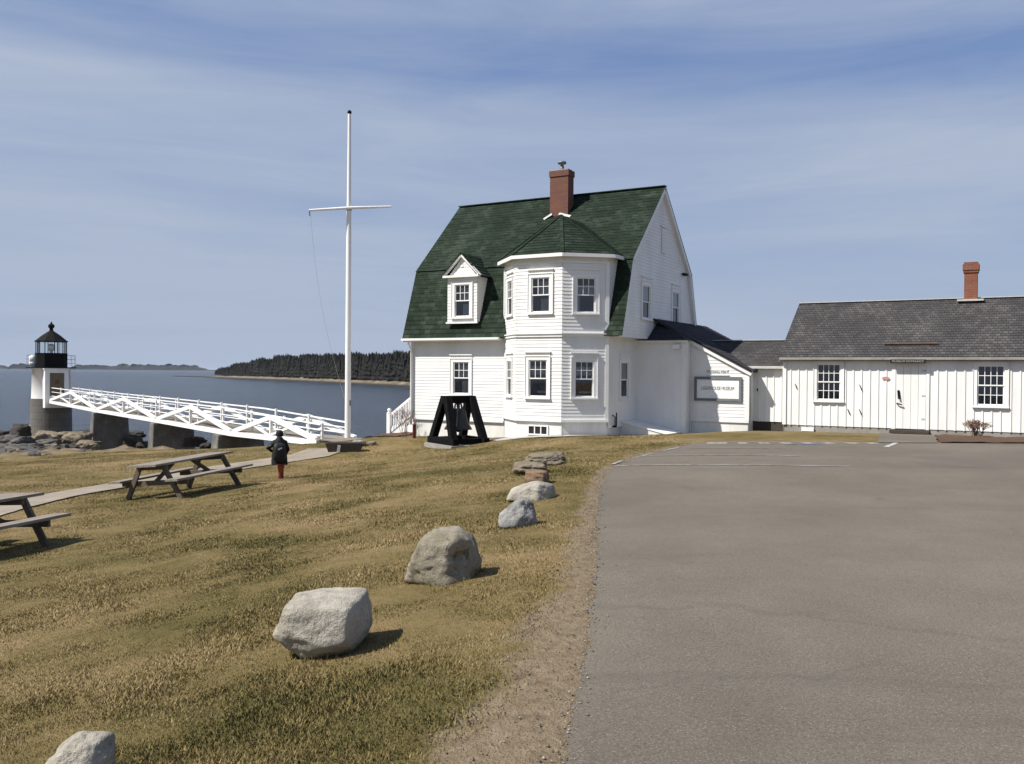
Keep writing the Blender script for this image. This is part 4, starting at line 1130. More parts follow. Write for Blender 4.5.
for s in (1, -1):
    xe = dc - s * (dc - dx0 + .20)
    A_, B_ = (xe, dw - .17, dze + .0), (xe, back, dze + .0)
    C_, D_ = (dc, back, dap + .13), (dc, dw - .17, dap + .13)
    if s == 1: shingle(mb, hz(B_), hz(A_), hz(D_), hz(C_))
    else: shingle(mb, hz(A_), hz(B_), hz(C_), hz(D_))
mb.build('dormer_roof', M['green'], dm_)
mb = MB()
def dorm_win():
    T = T_d; x0, x1, z0, z1 = -6.67, -6.02, 1.99, 3.162
    return window(house, T, x0, x1, z0, z1, curtain='lace', cap=False)
dorm_win()
# chimney
mb = MB()
cx0, cx1, cy0, cy1 = -4.30, -3.53, 2.95, 3.42
H3 = lambda x, y, z: hz((x, y, z))
mb.box(cx0, cx1, cy0, cy1, 5.0, 7.42, H3); mb.box(cx0 - .03, cx1 + .03, cy0 - .03, cy1 + .03, 7.42, 7.64, H3)
ch = mb.build('chimney', M['brick'], house)
mb = MB(); mb.box(cx0 + .04, cx1 - .04, cy0 + .04, cy1 - .04, 7.64, 7.69, H3); mb.build('chimney_cap', M['concrete'], ch)
mb = MB(); c = hz((cx0 + .38, 3.2, 7.69)); mb.lathe([(.08, 0), (.08, .16), (.06, .17), (.06, .24), (.17, .25), (.15, .33), (.05, .36)], c, 14); mb.build('flue_pipe', M['steel'], ch)
mb = MB()
mb.bar(hz((cx0 - .20, 2.84, 5.82)), hz((cx0 + .12, 2.90, 6.0)), .12, .02, up=(0, -.7, .7)); mb.build('flashing', M['lead'], ch)
mb = MB(); mb.bar(hz((cx0 + .42, 2.9, 5.99)), hz((cx1 + .16, 2.84, 5.84)), .12, .02, up=(0, -.7, .7)); mb.build('flashing', M['lead'], ch)
# downspout on the left corner
mb = MB(); T = T_front
mb.tube([T(XL + .03, .28, 1.12), T(XL + .03, .26, .98), T(XL + .03, .09, .75), T(XL + .03, .09, -2.05)], .045, 8)
mb.build('downspout', M['trim'], house)
# little things on the bay's right foot
mb = MB(); T = T_gabL
mb.tube([T(.5, .02, -1.45), T(.5, .12, -1.5), T(.5, .12, -1.80), T(.56, .12, -1.84), T(.62, .12, -1.80), T(.62, .12, -1.36)], .022, 8)
mb.tube([T(.42, .08, -1.83), T(.68, .08, -1.83)], .03, 8)
mb.build('vent_pipe', M['black_paint'], house)
# cellar hatch: wedge lying against the gable wall
mb = MB()
a0, a1, b0, b1 = -.60, 1.12, 1.28, 2.60
mb.hexa([hz((a0, b0, -2.6)), hz((a1, b0, -2.6)), hz((a1, b1, -2.6)), hz((a0, b1, -2.6))], [hz((a0, b0, -1.72)), hz((a1, b0, -2.10)), hz((a1, b1, -2.10)), hz((a0, b1, -1.72))])
chh = mb.build('cellar_hatch', M['fnd'], house)
mb = MB()
for y0, y1 in ((b0 - .03, (b0 + b1) / 2 - .01), ((b0 + b1) / 2 + .01, b1 + .02)):
    mb.hexa([hz((a0, y0, -1.715)), hz((a1 + .04, y0, -2.095)), hz((a1 + .04, y1, -2.095)), hz((a0, y1, -1.715))], [hz((a0, y0, -1.675)), hz((a1 + .04, y0, -2.055)), hz((a1 + .04, y1, -2.055)), hz((a0, y1, -1.675))])
mb.build('hatch_door', M['trim'], chh)
# --- lean-to with the sign
wA, lA, wS, lS = 2.64, 1.246, 3.221, 3.306
mb = MB()
siding(mb, HT(wallT(0, wA, 0)), lambda z: (XG, lA), -2.12, 1.14)
siding(mb, HT(wallT(lA, 0, 90)), lambda z: (wA, wS), -2.12, 1.14)
def rakez(l): return 1.967 - .526 * (l + .15)
siding(mb, HT(wallT(0, wS, 0)), lambda z: (lA, max(lA + .02, min(lS, (1.967 - .07 - z) / .526 - .15))), -1.631, rakez(lA) - .08)
siding(mb, HT(wallT(lS, 0, 90)), lambda z: (wS, 9.0), -1.631, rakez(lS) - .05)
siding(mb, HT(wallT(lS, 9.0, 180)), lambda z: (0, lS - XG), -1.631, .1)
mb.build('entry_wing_wall', M['white'], house)
mb = MB()
T = HT(wallT(0, wA, 0)); mb.box(lA - .12, lA + .025, .016, .035, -2.2, 1.1, T)
T = HT(wallT(lA, 0, 90)); mb.box(wA - .035, wA + .12, .016, .035, -2.2, 1.1, T); mb.box(wS - .1, wS, .016, .03, -2.2, 1.1, T)
T = HT(wallT(0, wS, 0)); mb.box(lS - .10, lS + .03, .016, .035, -1.63, rakez(lS) - .12, T)
pa, pb = Vector(T(lA - .02, .06, rakez(lA) - .10)), Vector(T(lS + .12, .06, rakez(lS + .12) - .10)); mb.bar(pa, pb, .07, .15, up=(0, 0, 1))
mb.box(lA, lS + .02, 0, .03, -1.70, -1.631, T)
mb.box(XG, lA + .06, .0, .10, 1.06, 1.14, HT(wallT(0, wA, 0)))
mb.build('entry_wing_trim', M['trim'], house)
mb = MB()
T = HT(wallT(0, wA, 0)); mb.quad(T(XG, -.02, -3), T(lA, -.02, -3), T(lA, -.02, -2.1), T(XG, -.02, -2.1))
T = HT(wallT(lA, 0, 90)); mb.quad(T(wA, -.02, -3), T(wS, -.02, -3), T(wS, -.02, -2.1), T(wA, -.02, -2.1))
T = HT(wallT(0, wS, 0)); mb.quad(T(lA, -.02, -3), T(lS, -.02, -3), T(lS, -.02, -1.62), T(lA, -.02, -1.62))
T = HT(wallT(lS, 0, 90)); mb.quad(T(wS, -.02, -3), T(9, -.02, -3), T(9, -.02, -1.62), T(wS, -.02, -1.62))
mb.build('entry_wing_foundation', M['fnd'], house)
mb = MB()
eb = 1.15; apx = (-.13, 3.72, 1.967)
ls2 = lS + .14
shingle(mb, hz((ls2, wS - .12, rakez(ls2))), hz((ls2, 9.1, rakez(ls2))), hz((-.13, 9.1, 1.957)), hz((-.13, wS - .12, 1.957)), .16)
P1, P2 = (-.13, wA - .16, eb), (lA + .10, wA - .16, eb)
shingle(mb, hz(P1), hz(P2), hz(apx), hz(apx), .16)
shingle(mb, hz(P2), hz((lA + .10, 3.7, eb + .02)), hz((apx[0], apx[1], apx[2] + .004)), hz(apx), .16)
under(mb, hz((ls2, wS - .12, rakez(ls2))), hz((ls2, 9.1, rakez(ls2))), hz((-.13, 9.1, 1.957)), hz((-.13, wS - .12, 1.957)), .05)
mb.build('entry_wing_roof', M['black_sh'], house)
mb = MB(); up_ = .012
shingle(mb, hz((ls2, wS - .125, rakez(ls2) + up_)), hz((ls2, 5.4, rakez(ls2) + up_)), hz((1.15, wS + .02, rakez(1.15) + up_)), hz((1.15, wS - .125, rakez(1.15) + up_)), .15, .012)
mb.build('lower_roof_slope', M['grey_sh'], house)
mb = MB(); T = HT(wallT(lS, 0, 90))
mb.tube([T(wS + .06, .06, .02), T(wS + .06, .07, -.1), T(wS + .06, .06, -1.7)], .035, 8); mb.build('downspout', M['trim'], house)
mb = MB(); T = HT(wallT(0, wA, 0)); mb.box(lA - .42, lA - .18, .02, .16, .84, .98, T); mb.build('flood_lamp', M['trim'], house)
# porch steps at the far left end
sp_ = MB(); ox, oy = -9.05, 1.6
for k in range(6): sp_.box(ox - .28 * (k + 1), ox - .28 * k, oy, oy + 1.3, -3.5, -1.25 - .2 * k, H3)
st_ = sp_.build('porch_steps', M['trim'], house)
sp_ = MB()
sp_.bar(hz((ox + .2, oy, -.42)), hz((ox - 1.75, oy, -1.80)), .07, .09); sp_.bar(hz((ox + .2, oy, -1.10)), hz((ox - 1.75, oy, -2.45)), .05, .12)
for k in range(15):
    t = k / 15; x = ox + .15 - 1.85 * t; sp_.bar(hz((x, oy, -1.13 - 1.33 * t)), hz((x, oy, -.46 - 1.33 * t)), .10, .03)
sp_.build('stair_railing', M['trim'], st_)
sp_ = MB(); c = hz((ox - 1.82, oy, -2.85)); sp_.box(c[0] - .08, c[0] + .08, c[1] - .08, c[1] + .08, c[2], c[2] + 1.12); sp_.lathe([(.10, 0), (.10, .03), (.04, .05), (.085, .11), (.085, .15), (.04, .2)], (c[0], c[1], c[2] + 1.12), 14)
sp_.build('newel_post', M['trim'], st_)
sp_ = MB(); sp_.box(-9.1, XL - .002, 1.2, 2.9, -3.2, .0, H3); sp_.box(-9.2, XL - .002, 1.1, 3.0, 0, .07, H3); sp_.build('side_porch', M['trim'], house)

# sign on the lean-to (hung on the wall)
sg = thing('framed_sign', hw(2.24, wS - .03, -.55), -YAW, 'grey framed white board lettered lighthouse museum on the white clapboard wall', 'sign')
sw, sh = 1.68, .84
mb = MB()
f_ = .09
mb.box(-sw / 2, sw / 2, -.045, 0, sh / 2 - f_, sh / 2); mb.box(-sw / 2, sw / 2, -.045, 0, -sh / 2, -sh / 2 + f_); mb.box(-sw / 2, -sw / 2 + f_, -.044, 0, -sh / 2 + f_, sh / 2 - f_); mb.box(sw / 2 - f_, sw / 2, -.044, 0, -sh / 2 + f_, sh / 2 - f_)
mb.build('frame', M['sign_grey'], sg)
mb = MB(); mb.box(-sw / 2 + f_, sw / 2 - f_, -.02, -.002, -sh / 2 + f_, sh / 2 - f_); mb.build('panel', M['sign_white'], sg)
RX = Matrix.Rotation(math.pi / 2, 4, 'X')
text_mesh('lettering', 'LIGHTHOUSE MUSEUM', .17, 1.15, M['letter_grey'], sg, Matrix.Translation((.0, -.025, .02)) @ RX, .004)
sg2 = thing('raised_lettering', hw(2.22, wS - .012, .06), -YAW, 'pale raised lettering reading marshall point on clapboards above the framed sign', 'lettering')
text_mesh('letters', 'MARSHALL POINT', .12, .78, M['letter_pale'], sg2, Matrix.Translation((0, -.012, 0)) @ RX, .012)
mb = MB(); mb.box(-.42, .42, -.035, -.003, -.14, -.115); mb.build('ledge', M['trim'], sg2)

# ================================================================== MUSEUM (long low building)
mus = thing('museum_building', hw(4.4, WM, -2.0), -YAW, 'long low white board and batten building with grey shingle roof and brick chimney', 'building')
def MT(ol, ow, ang):
    T = wallT(ol - 4.4, ow - WM, ang)
    return lambda x, o, z: tuple(Vector(T(x, o, z)) + Vector((0, 0, 2.0)))
def mz(p): return (p[0] - 4.4, p[1] - WM, p[2] + 2.0)
ML, MR = 4.4, 18.0
Tm = MT(0, WM, 0)
SB = -1.72
mw = [(5.50, 6.25, -.86, .34), (10.25, 10.99, -.92, .305), (14.9, 15.64, -.92, .305)]
door = (7.84, 8.86, -1.74, .36)
mb = MB()
board_batten(mb, Tm, ML, MR, SB, .56, [op(*w, .02) for w in mw] + [door])
mb.build('front_wall', M['board'], mus)
mb = MB()
for l0, ang in ((ML, -90), (MR, 90)):
    T = MT(l0, 0, ang); s = 1 if ang == 90 else -1
    pts = [(WM, SB), (9.8, SB), (9.8, .56), (6.35, 2.52), (WM, .56)]
    mb.quad(*[T(s * w, 0, z) for w, z in (pts if s == 1 else list(reversed(pts)))])
    for k in range(1, 25):
        w = WM + k * .25; zt = .50 + .661 * (min(w, 12.7 - w) - 3.31); mb.box(s * w - .022, s * w + .022, .001, .022, SB, zt - .03, T)
T = MT(MR, 9.8, 180); mb.quad(T(0, 0, SB), T(MR - ML, 0, SB), T(MR - ML, 0, .56), T(0, 0, .56))
mb.build('end_wall', M['board'], mus)
for w_ in mw: window(mus, Tm, *w_, grid_up=(4, 2), grid_lo=(4, 2), cas=.10, cap=False, mat='board')
mb = MB()
mb.quad(Tm(ML, -.02, -2.9), Tm(MR, -.02, -2.9), Tm(MR, -.02, SB), Tm(ML, -.02, SB))
T = MT(ML, 0, -90); mb.quad(T(-9.8, -.02, -2.9), T(-WM, -.02, -2.9), T(-WM, -.02, SB), T(-9.8, -.02, SB))
mb.build('foundation', M['block'], mus)
mb = MB(); mb.box(5.02, 5.42, -.019, .05, -1.92, -1.79, Tm); mb.build('foundation_vent', M['trim'], mus)
# roof
mb = MB()
RA = (ML - .12, WM - .24, .56); RB = (MR + .1, WM - .24, .56); rz_ = 2.57
shingle(mb, mz(RA), mz(RB), mz((MR + .1, 6.35, rz_)), mz((ML - .12, 6.35, rz_)), .15, .012)
shingle(mb, mz((MR + .1, 9.95, .5)), mz((ML - .12, 9.95, .5)), mz((ML - .12, 6.35, rz_)), mz((MR + .1, 6.35, rz_)), .15, .012)
under(mb, mz(RA), mz(RB), mz((MR + .1, 6.35, rz_)), mz((ML - .12, 6.35, rz_)), .04)
mb.build('shingle_roof', M['grey_sh'], mus)
mb = MB(); mb.bar(mz((ML - .13, 6.33, rz_ + .02)), mz((MR + .1, 6.33, rz_ + .02)), .16, .025); mb.build('ridge_cap', M['lead'], mus)
mb = MB(); mb.box(ML - .1, MR + .1, .20, .235, .47, .555, Tm); mb.box(ML - .1, MR + .1, .0, .20, .43, .46, Tm); mb.build('eave_board', M['block'], mus)
mb = MB(); mb.box(ML - .02, ML + .10, .022, .04, SB, .40, Tm); mb.build('corner_board', M['board'], mus)
p0, p1 = Vector(mz((7.55, 3.86, .98))), Vector(mz((9.12, 3.86, .98))); mb = MB(); mb.bar(p0, p1, .06, .07, up=(0, -.5, .85)); mb.build('roof_plank', M['rust'], mus)
# chimney
mb = MB(); c0, c1, d0, d1 = 9.70, 10.09, 6.12, 6.52
M3 = lambda x, y, z: mz((x, y, z))
mb.box(c0, c1, d0, d1, 2.1, 3.62, M3); mb.box(c0 - .03, c1 + .03, d0 - .03, d1 + .03, 3.42, 3.50, M3); mb.box(c0 - .05, c1 + .05, d0 - .05, d1 + .05, 3.50, 3.70, M3); mb.box(c0 - .015, c1 + .015, d0 - .015, d1 + .015, 3.70, 3.77, M3)
mc = mb.build('chimney', M['brick2'], mus)
mb = MB(); mb.box(c0 - .2, c1 + .2, d0 - .12, d1 + .12, 2.47, 2.53, M3); mb.build('flashing', M['lead'], mc)
# door
mb = MB(); T = Tm
n = 4
for k in range(n):
    a = door[0] + .10 + (door[1] - door[0] - .14) * k / n; b_ = door[0] + .10 + (door[1] - door[0] - .14) * (k + 1) / n
    mb.box(a + .004, b_ - .004, .0, .02, -1.72, .30, T)
dr = mb.build('door', M['board'], mus)
mb = MB(); mb.box(door[0] - .02, door[0] + .095, -.02, .035, -1.74, .36, T); mb.box(door[1] - .035, door[1] + .06, -.02, .035, -1.74, .36, T); mb.box(door[0] + .095, door[1] - .035, -.02, .035, .302, .36, T); mb.build('door_frame', M['board'], dr)
mb = MB(); mb.bar(T(8.02, .05, -.50), T(8.05, .07, -.78), .05, .05); mb.tube([T(7.98, .03, -.92), T(8.0, .09, -.92), T(8.14, .09, -.96)], .02, 8); mb.build('handle', M['black_paint'], dr)
for z in (.1, -.68, -1.42):
    mb = MB(); mb.box(8.70, 8.84, .021, .03, z, z + .05, T); mb.build('hinge', M['lead'], dr)
mb = MB(); mb.box(door[0] - .05, door[1] + .08, -.02, .28, -1.86, -1.76, T); mb.build('doorstep', M['wood_dark'], mus)
for x, z in ((4.83, -.42), (6.88, -.42), (6.52, -1.22), (6.88, -1.22)):
    mb = MB(); mb.bar(T(x - .035, .03, z + .08), T(x, .05, z), .016, .02); mb.bar(T(x, .05, z), T(x + .035, .03, z - .10), .028, .02); mb.build('shutter_hook', M['black_paint'], mus)
# connector
wC = 3.85
mb = MB(); Tc = MT(0, wC, 0); board_batten(mb, Tc, 3.0, ML + .02, -1.66, .25); mb.build('link_wall', M['board'], mus)
mb = MB(); mb.quad(Tc(3.0, -.03, -2.9), Tc(ML, -.03, -2.9), Tc(ML, -.03, -1.66), Tc(3, -.03, -1.66)); mb.build('link_foundation', M['wood_dark'], mus)
mb = MB(); shingle(mb, mz((2.9, wC - .2, .27)), mz((ML, wC - .2, .27)), mz((ML, 5.7, 1.21)), mz((.6, 5.7, 1.21)), .15, .012)
mb.quad(mz((.6, 5.7, 1.21)), mz((ML, 5.7, 1.21)), mz((ML, 7.4, .2)), mz((.6, 7.4, .2)))
mb.build('link_roof', M['grey_sh'], mus)
mb = MB(); mb.box(2.95, ML - .02, .1, .2, .17, .262, Tc); mb.bar(mz((1, 5.68, 1.23)), mz((ML, 5.68, 1.23)), .16, .025); mb.build('link_trim', M['lead'], mus)
mb = MB(); mb.bar(Tc(3.45, .03, -.52), Tc(3.45, .03, -.62), .03, .03); mb.build('latch', M['black_paint'], mus)
# signs on the museum
s3 = thing('entrance_sign', hw(8.31, WM - .15, .435), -YAW, 'narrow black sign over the door lettered museum entrance', 'sign')
mb = MB(); mb.box(-.52, .52, -.10, -.07, -.075, .045); mb.box(-.45, -.40, -.069, .10, -.02, .0); mb.box(.40, .45, -.069, .10, -.02, .0); mb.build('board', M['sign_black'], s3)
text_mesh('lettering', 'MUSEUM ENTRANCE', .082, .92, M['letter_dim'], s3, Matrix.Translation((0, -.103, -.015)) @ RX, .003)
s4 = thing('oval_sign', hw(7.64, WM - .028, -.12), -YAW, 'small faded red oval sign left of the museum door', 'sign')
mb = MB(); mb.lathe([(.115, 0), (.115, .012)], (0, 0, 0), 24)
o = mb.build('plaque', M['sign_red'], s4); o.scale = (1, .45, 1); o.rotation_euler = (math.pi / 2, 0, 0)

# ================================================================== LIGHTHOUSE
TX = at(51.2, 400, 77.6); LX, LY = TX.x, TX.y
base_z, top_z = -6.2, .0
lh = thing('lighthouse', (LX, LY, base_z), math.atan2(-.773, .634), 'white lighthouse tower on a round granite base with black lantern', 'lighthouse')
hL = lambda z: z - base_z
zg = -(398.5 - 368.2) / F * 77.6      # white / granite line
mb = MB(); mb.lathe([(1.70, -1.0), (1.64, 1.0), (1.60, hL(zg))], (0, 0, 0), 32); mb.build('granite_base', M['granite_block'], lh)
mb = MB(); mb.lathe([(1.54, hL(zg)), (1.48, hL(-.12)), (1.56, hL(-.10)), (1.60, hL(-.02))], (0, 0, 0), 32); mb.build('brick_tower', M['trim'], lh)
mb = MB(); mb.lathe([(1.9, hL(-.02)), (1.95, hL(.0)), (1.95, hL(.06)), (1.6, hL(.07))], (0, 0, 0), 24); mb.build('gallery_deck', M['black_paint'], lh)
mb = MB(); mb.lathe([(1.26, hL(.07)), (1.26, hL(1.20)), (1.29, hL(1.21)), (1.29, hL(1.27)), (1.18, hL(1.28))], (0, 0, 0), 10, smooth=False); mb.build('lantern_parapet', M['black_paint'], lh)
mb = MB()
for j in range(10):
    a = 2 * math.pi * j / 10; mb.tube([(1.19 * math.cos(a), 1.19 * math.sin(a), hL(1.28)), (1.19 * math.cos(a), 1.19 * math.sin(a), hL(2.24))], .035, 6)
mb.build('mullions', M['black_paint'], lh)
mb = MB()
for j in range(10):
    a, b_ = 2 * math.pi * j / 10, 2 * math.pi * (j + 1) / 10
    mb.quad((1.2 * math.cos(a), 1.2 * math.sin(a), hL(1.28)), (1.2 * math.cos(b_), 1.2 * math.sin(b_), hL(1.28)), (1.2 * math.cos(b_), 1.2 * math.sin(b_), hL(2.24)), (1.2 * math.cos(a), 1.2 * math.sin(a), hL(2.24)))
mb.build('lantern_glazing', M['lantern_glass'], lh)
mb = MB(); mb.lathe([(.10, hL(.9)), (.12, hL(1.45)), (.22, hL(1.5)), (.30, hL(1.7)), (.30, hL(1.85)), (.2, hL(2.05)), (.05, hL(2.1))], (0, 0, 0), 18); mb.build('lens', M['lens'], lh)
mb = MB(); mb.lathe([(1.30, hL(2.24)), (1.33, hL(2.30)), (1.22, hL(2.36)), (.75, hL(2.78)), (.28, hL(3.12)), (.16, hL(3.2)), (.14, hL(3.42)), (.22, hL(3.46)), (.26, hL(3.60)), (.22, hL(3.74)), (.10, hL(3.80)), (.04, hL(3.98))], (0, 0, 0), 10, smooth=False); mb.build('lantern_roof', M['black_paint'], lh)
mb = MB()
for j in range(16):
    a = 2 * math.pi * j / 16; mb.tube([(1.88 * math.cos(a), 1.88 * math.sin(a), hL(.06)), (1.88 * math.cos(a), 1.88 * math.sin(a), hL(1.08))], .011, 5)
for z in (.40, .74, 1.08):
    ring_ = [(1.88 * math.cos(2 * math.pi * j / 32), 1.88 * math.sin(2 * math.pi * j / 32), hL(z)) for j in range(33)]; mb.tube(ring_, .010, 5, cap=False)
mb.build('gallery_railing', M['black_paint'], lh)
# entry hood facing the bridge (local +x)
mb = MB(); mb.box(.6, 2.05, -.92, .92, hL(zg - .75), hL(-.13)); mb.box(.6, 2.16, -1.0, 1.0, hL(-.13), hL(-.04)); vest = mb.build('entry_hood', M['trim'], lh)
mb = MB(); mb.box(2.052, 2.09, -.55, .55, hL(-2.35), hL(-.42)); dr = mb.build('door', M['brass'], lh)
mb = MB(); mb.box(2.092, 2.10, -.16, .16, hL(-1.35), hL(-1.0)); mb.build('door_plaque', M['rust'], dr)
ang = math.atan2(-.773, .634)
fs = at(33, 360, 77.0) - Vector((LX, LY, 0)); c_, s_ = math.cos(-ang), math.sin(-ang)
fx, fy = fs.x * c_ - fs.y * s_, fs.x * s_ + fs.y * c_
mb = MB(); mb.lathe([(.22, hL(.08)), (.22, hL(.2)), (.30, hL(.22)), (.30, hL(.5)), (.27, hL(.52)), (.31, hL(.55)), (.31, hL(.95)), (.18, hL(1.08))], (fx, fy, 0), 16); mb.build('fog_signal', M['trim'], lh)

# ================================================================== FOOTBRIDGE
zc = -(403.2 - 368.1) / F * 76.0       # bottom of the chord
bp0 = at(49, 403.2, 76.0); bp1 = at(318, 445.5, 36.0)
bd = (bp1 - bp0); BLn = math.hypot(bd.x, bd.y); ba = math.atan2(bd.y, bd.x); zc1 = bp1.z
br = thing('footbridge', (bp0.x, bp0.y, zc), ba, 'long white wooden truss footbridge leading out to the lighthouse', 'bridge')
WB = 1.75                               # from the near truss (y=0) to the far truss (y=WB); near side is local -y side
sgn = 1
bdir = Vector((bd.x, bd.y, 0)).normalized(); nrm = Vector((-bdir.y, bdir.x, 0))
far = 1 if nrm.y > 0 else -1            # far truss lies away from the camera
def bt(u):                              # along-bridge position where the near chord crosses image column u
    r = ray(u, 400); k = r.x / r.y
    return (k * bp0.y - bp0.x) / (bdir.x - k * bdir.y)
nodes = [0.0, bt(96.5), bt(156.5), bt(232), BLn]
def chord_z(u, v, x): return at(u, v, (bp0 + bdir * x).y).z
NZ = [zc] + [chord_z(u, v, x) for u, v, x in zip((96.5, 156.5, 232), (412.2, 422.4, 436.0), nodes[1:4])] + [zc1]
dz = lambda x: float(np.interp(x, nodes, NZ)) - zc
rf = lambda x: float(np.interp(x, [nodes[3], BLn], [1, .64]))     # the rails sink towards the landing
ch_ = .22; HP_ = 1.16
for side in (0, WB * far):
    for a, b_ in zip(nodes[:-1], nodes[1:]):
        mb = MB(); mid_ = .5 * (a + b_)
        mb.bar((a, side, ch_ / 2 + dz(a)), (b_, side, ch_ / 2 + dz(b_)), .16, ch_)
        top = (mid_, side, HP_ * (.88 if b_ == BLn else 1) + dz(mid_))
        mb.bar((a + .15, side, ch_ + dz(a)), top, .13, .20); mb.bar((b_ - .15, side, ch_ + dz(b_)), top, .132, .20)
        mb.bar((mid_, side, ch_ + dz(mid_)), top, .12, .12, up=(0, 1, 0))
        q = .5 * (a + mid_); mb.bar((mid_ - .1, side, ch_ + dz(q)), (q, side, .5 * HP_ + .12 + dz(q)), .09, .09); q = .5 * (b_ + mid_); mb.bar((mid_ + .1, side, ch_ + dz(q)), (q, side, .5 * HP_ + .12 + dz(q)), .09, .09)
        mb.build('truss', M['trim'], br)
    mb = MB()
    s2 = side + (.12 if side == 0 else -.12) * far
    ext = .0 if side == 0 else -.55
    for h_, t_ in ((1.30, .06), (.96, .04), (.62, .04)):
        xs_ = [-.2] + nodes[1:4] + [BLn + ext]
        for xa_, xb_ in zip(xs_[:-1], xs_[1:]): mb.bar((xa_, s2, h_ * rf(xa_) + dz(xa_)), (xb_, s2, h_ * rf(xb_) + dz(xb_)), .06, t_)
    mb.build('handrail', M['trim'], br)
    n = 14; y_ = s2 + (.06 if side else -.06) * -far; post = None
    for k in range(n + 1):
        x = (BLn + ext) * k / n
        if post is None:
            mb = MB(); mb.box(-.045, .045, -.045, .045, .1, 1.40); post = mb.build('rail_post', M['trim'], br)
        else: post = post.copy(); COL.objects.link(post)
        post.location = (x, y_, dz(x)); post.scale = (1, 1, rf(x))
mb = MB(); n = int(BLn / .16)
for k in range(n + 14):
    x = k * .16; mb.box(x + .01, x + .15, min(.05, far * (WB - .05)) if far > 0 else -WB + .05, WB - .05 if far > 0 else -.05, .22 + dz(min(x, BLn)), .265 + dz(min(x, BLn)))
mb.build('plank_deck', M['wood_grey'], br)
mb = MB()
for k in range(int(BLn / 2)): mb.bar((k * 2 + 1, 0, .1 + dz(k * 2)), (k * 2 + 1, WB * far, .1 + dz(k * 2)), .12, .18)
mb.build('cross_beams', M['trim'], br)
# granite / concrete piers, each its own thing
plabel = ('tallest concrete pier under the footbridge nearest the lighthouse', 'middle concrete pier under the white footbridge', 'shortest concrete pier at the landward end of the footbridge')
for k, (xn, uu) in enumerate(zip(nodes[1:4], (96.5, 156.5, 221))):
    if k == 2: xn = bt(221)
    p = bp0 + bdir * xn; p.z = 0
    ctr = p + nrm * far * (WB / 2); g = min(tz(ctr.x, ctr.y), tz(p.x, p.y)) - .8; zt = zc + dz(xn) - .01
    mb = MB(); hx, hy, sp2 = .38, WB / 2 + .28, .16
    mb.hexa([(-hx - sp2, -hy - sp2, 0), (hx + sp2, -hy - sp2, 0), (hx + sp2, hy + sp2, 0), (-hx - sp2, hy + sp2, 0)], [(-hx, -hy, zt - g), (hx, -hy, zt - g), (hx, hy, zt - g), (-hx, hy, zt - g)])
    o = mb.build('bridge_pier', M['pier']); o.location = (ctr.x, ctr.y, g); o.rotation_euler = (0, 0, ba)
    tag(o, plabel[k], 'pier', 'piers under the footbridge')
    md = o.modifiers.new('bevel', 'BEVEL'); md.width = .05; md.segments = 2

# ================================================================== FLAGPOLE AND ITS BASE
fp = at(347.6, 447, 36.8); fz = tz(fp.x, fp.y)
fl = thing('flagpole', (fp.x, fp.y, fz), 0, 'tall white flagpole with a crossed yardarm standing by the water', 'flagpole')
ht = (at(349.5, 114, 36.8).z - fz)
yz = at(348.8, 208.5, 36.8).z - fz
mb = MB(); mb.tube([(0, 0, -.4), (0, 0, yz * .5), (0, 0, yz), (.0, 0, yz + .35), (0, 0, ht)], [.125, .115, .10, .085, .065], 16); mb.build('pole', M['flag_white'] if 'flag_white' in M else M['trim'], fl)
mb = MB(); mb.lathe([(.05, 0), (.085, .03), (.085, .10), (.04, .15)], (0, 0, ht), 12); mb.build('finial', M['black_paint'], fl)
pl_, pr_ = at(309, 210.3, 36.4), at(391, 206.6, 37.2)
a_, b2 = Vector((pl_.x - fp.x, pl_.y - fp.y, pl_.z - fz)), Vector((pr_.x - fp.x, pr_.y - fp.y, pr_.z - fz))
mb = MB(); mb.tube([a_, a_.lerp(b2, .5) + Vector((0, -.12, 0)), b2], [.045, .065, .04], 10); mb.build('yardarm', M['trim'], fl)
mb = MB(); mb.tube([(0, 0, yz - .08), (0, 0, yz + .08)], .12, 12); mb.tube([a_ + Vector((.02, 0, -.02)), a_ + Vector((.02, 0, -.22))], .02, 6); mb.build('yard_fitting', M['brass'], fl)
hl = at(316, 246, 32.8); mb = MB(); h0 = a_ + Vector((.05, 0, 0)); cl = Vector((-.1, -.02, 1.9))
pts = [h0.lerp(cl, t) + Vector((-.25, 0, 0)) * math.sin(math.pi * t) for t in np.linspace(0, 1, 14)]; mb.tube(pts, .005, 5)
mb.tube([(.075, -.06, yz), (.10, -.06, 1.8)], .007, 5)
mb.build('halyard', M['rope'] if 'rope' in M else M['concrete'], fl)
mb = MB(); mb.bar((.1, -.07, 1.72), (.1, -.07, 1.95), .03, .05); mb.build('cleat', M['black_paint'], fl)
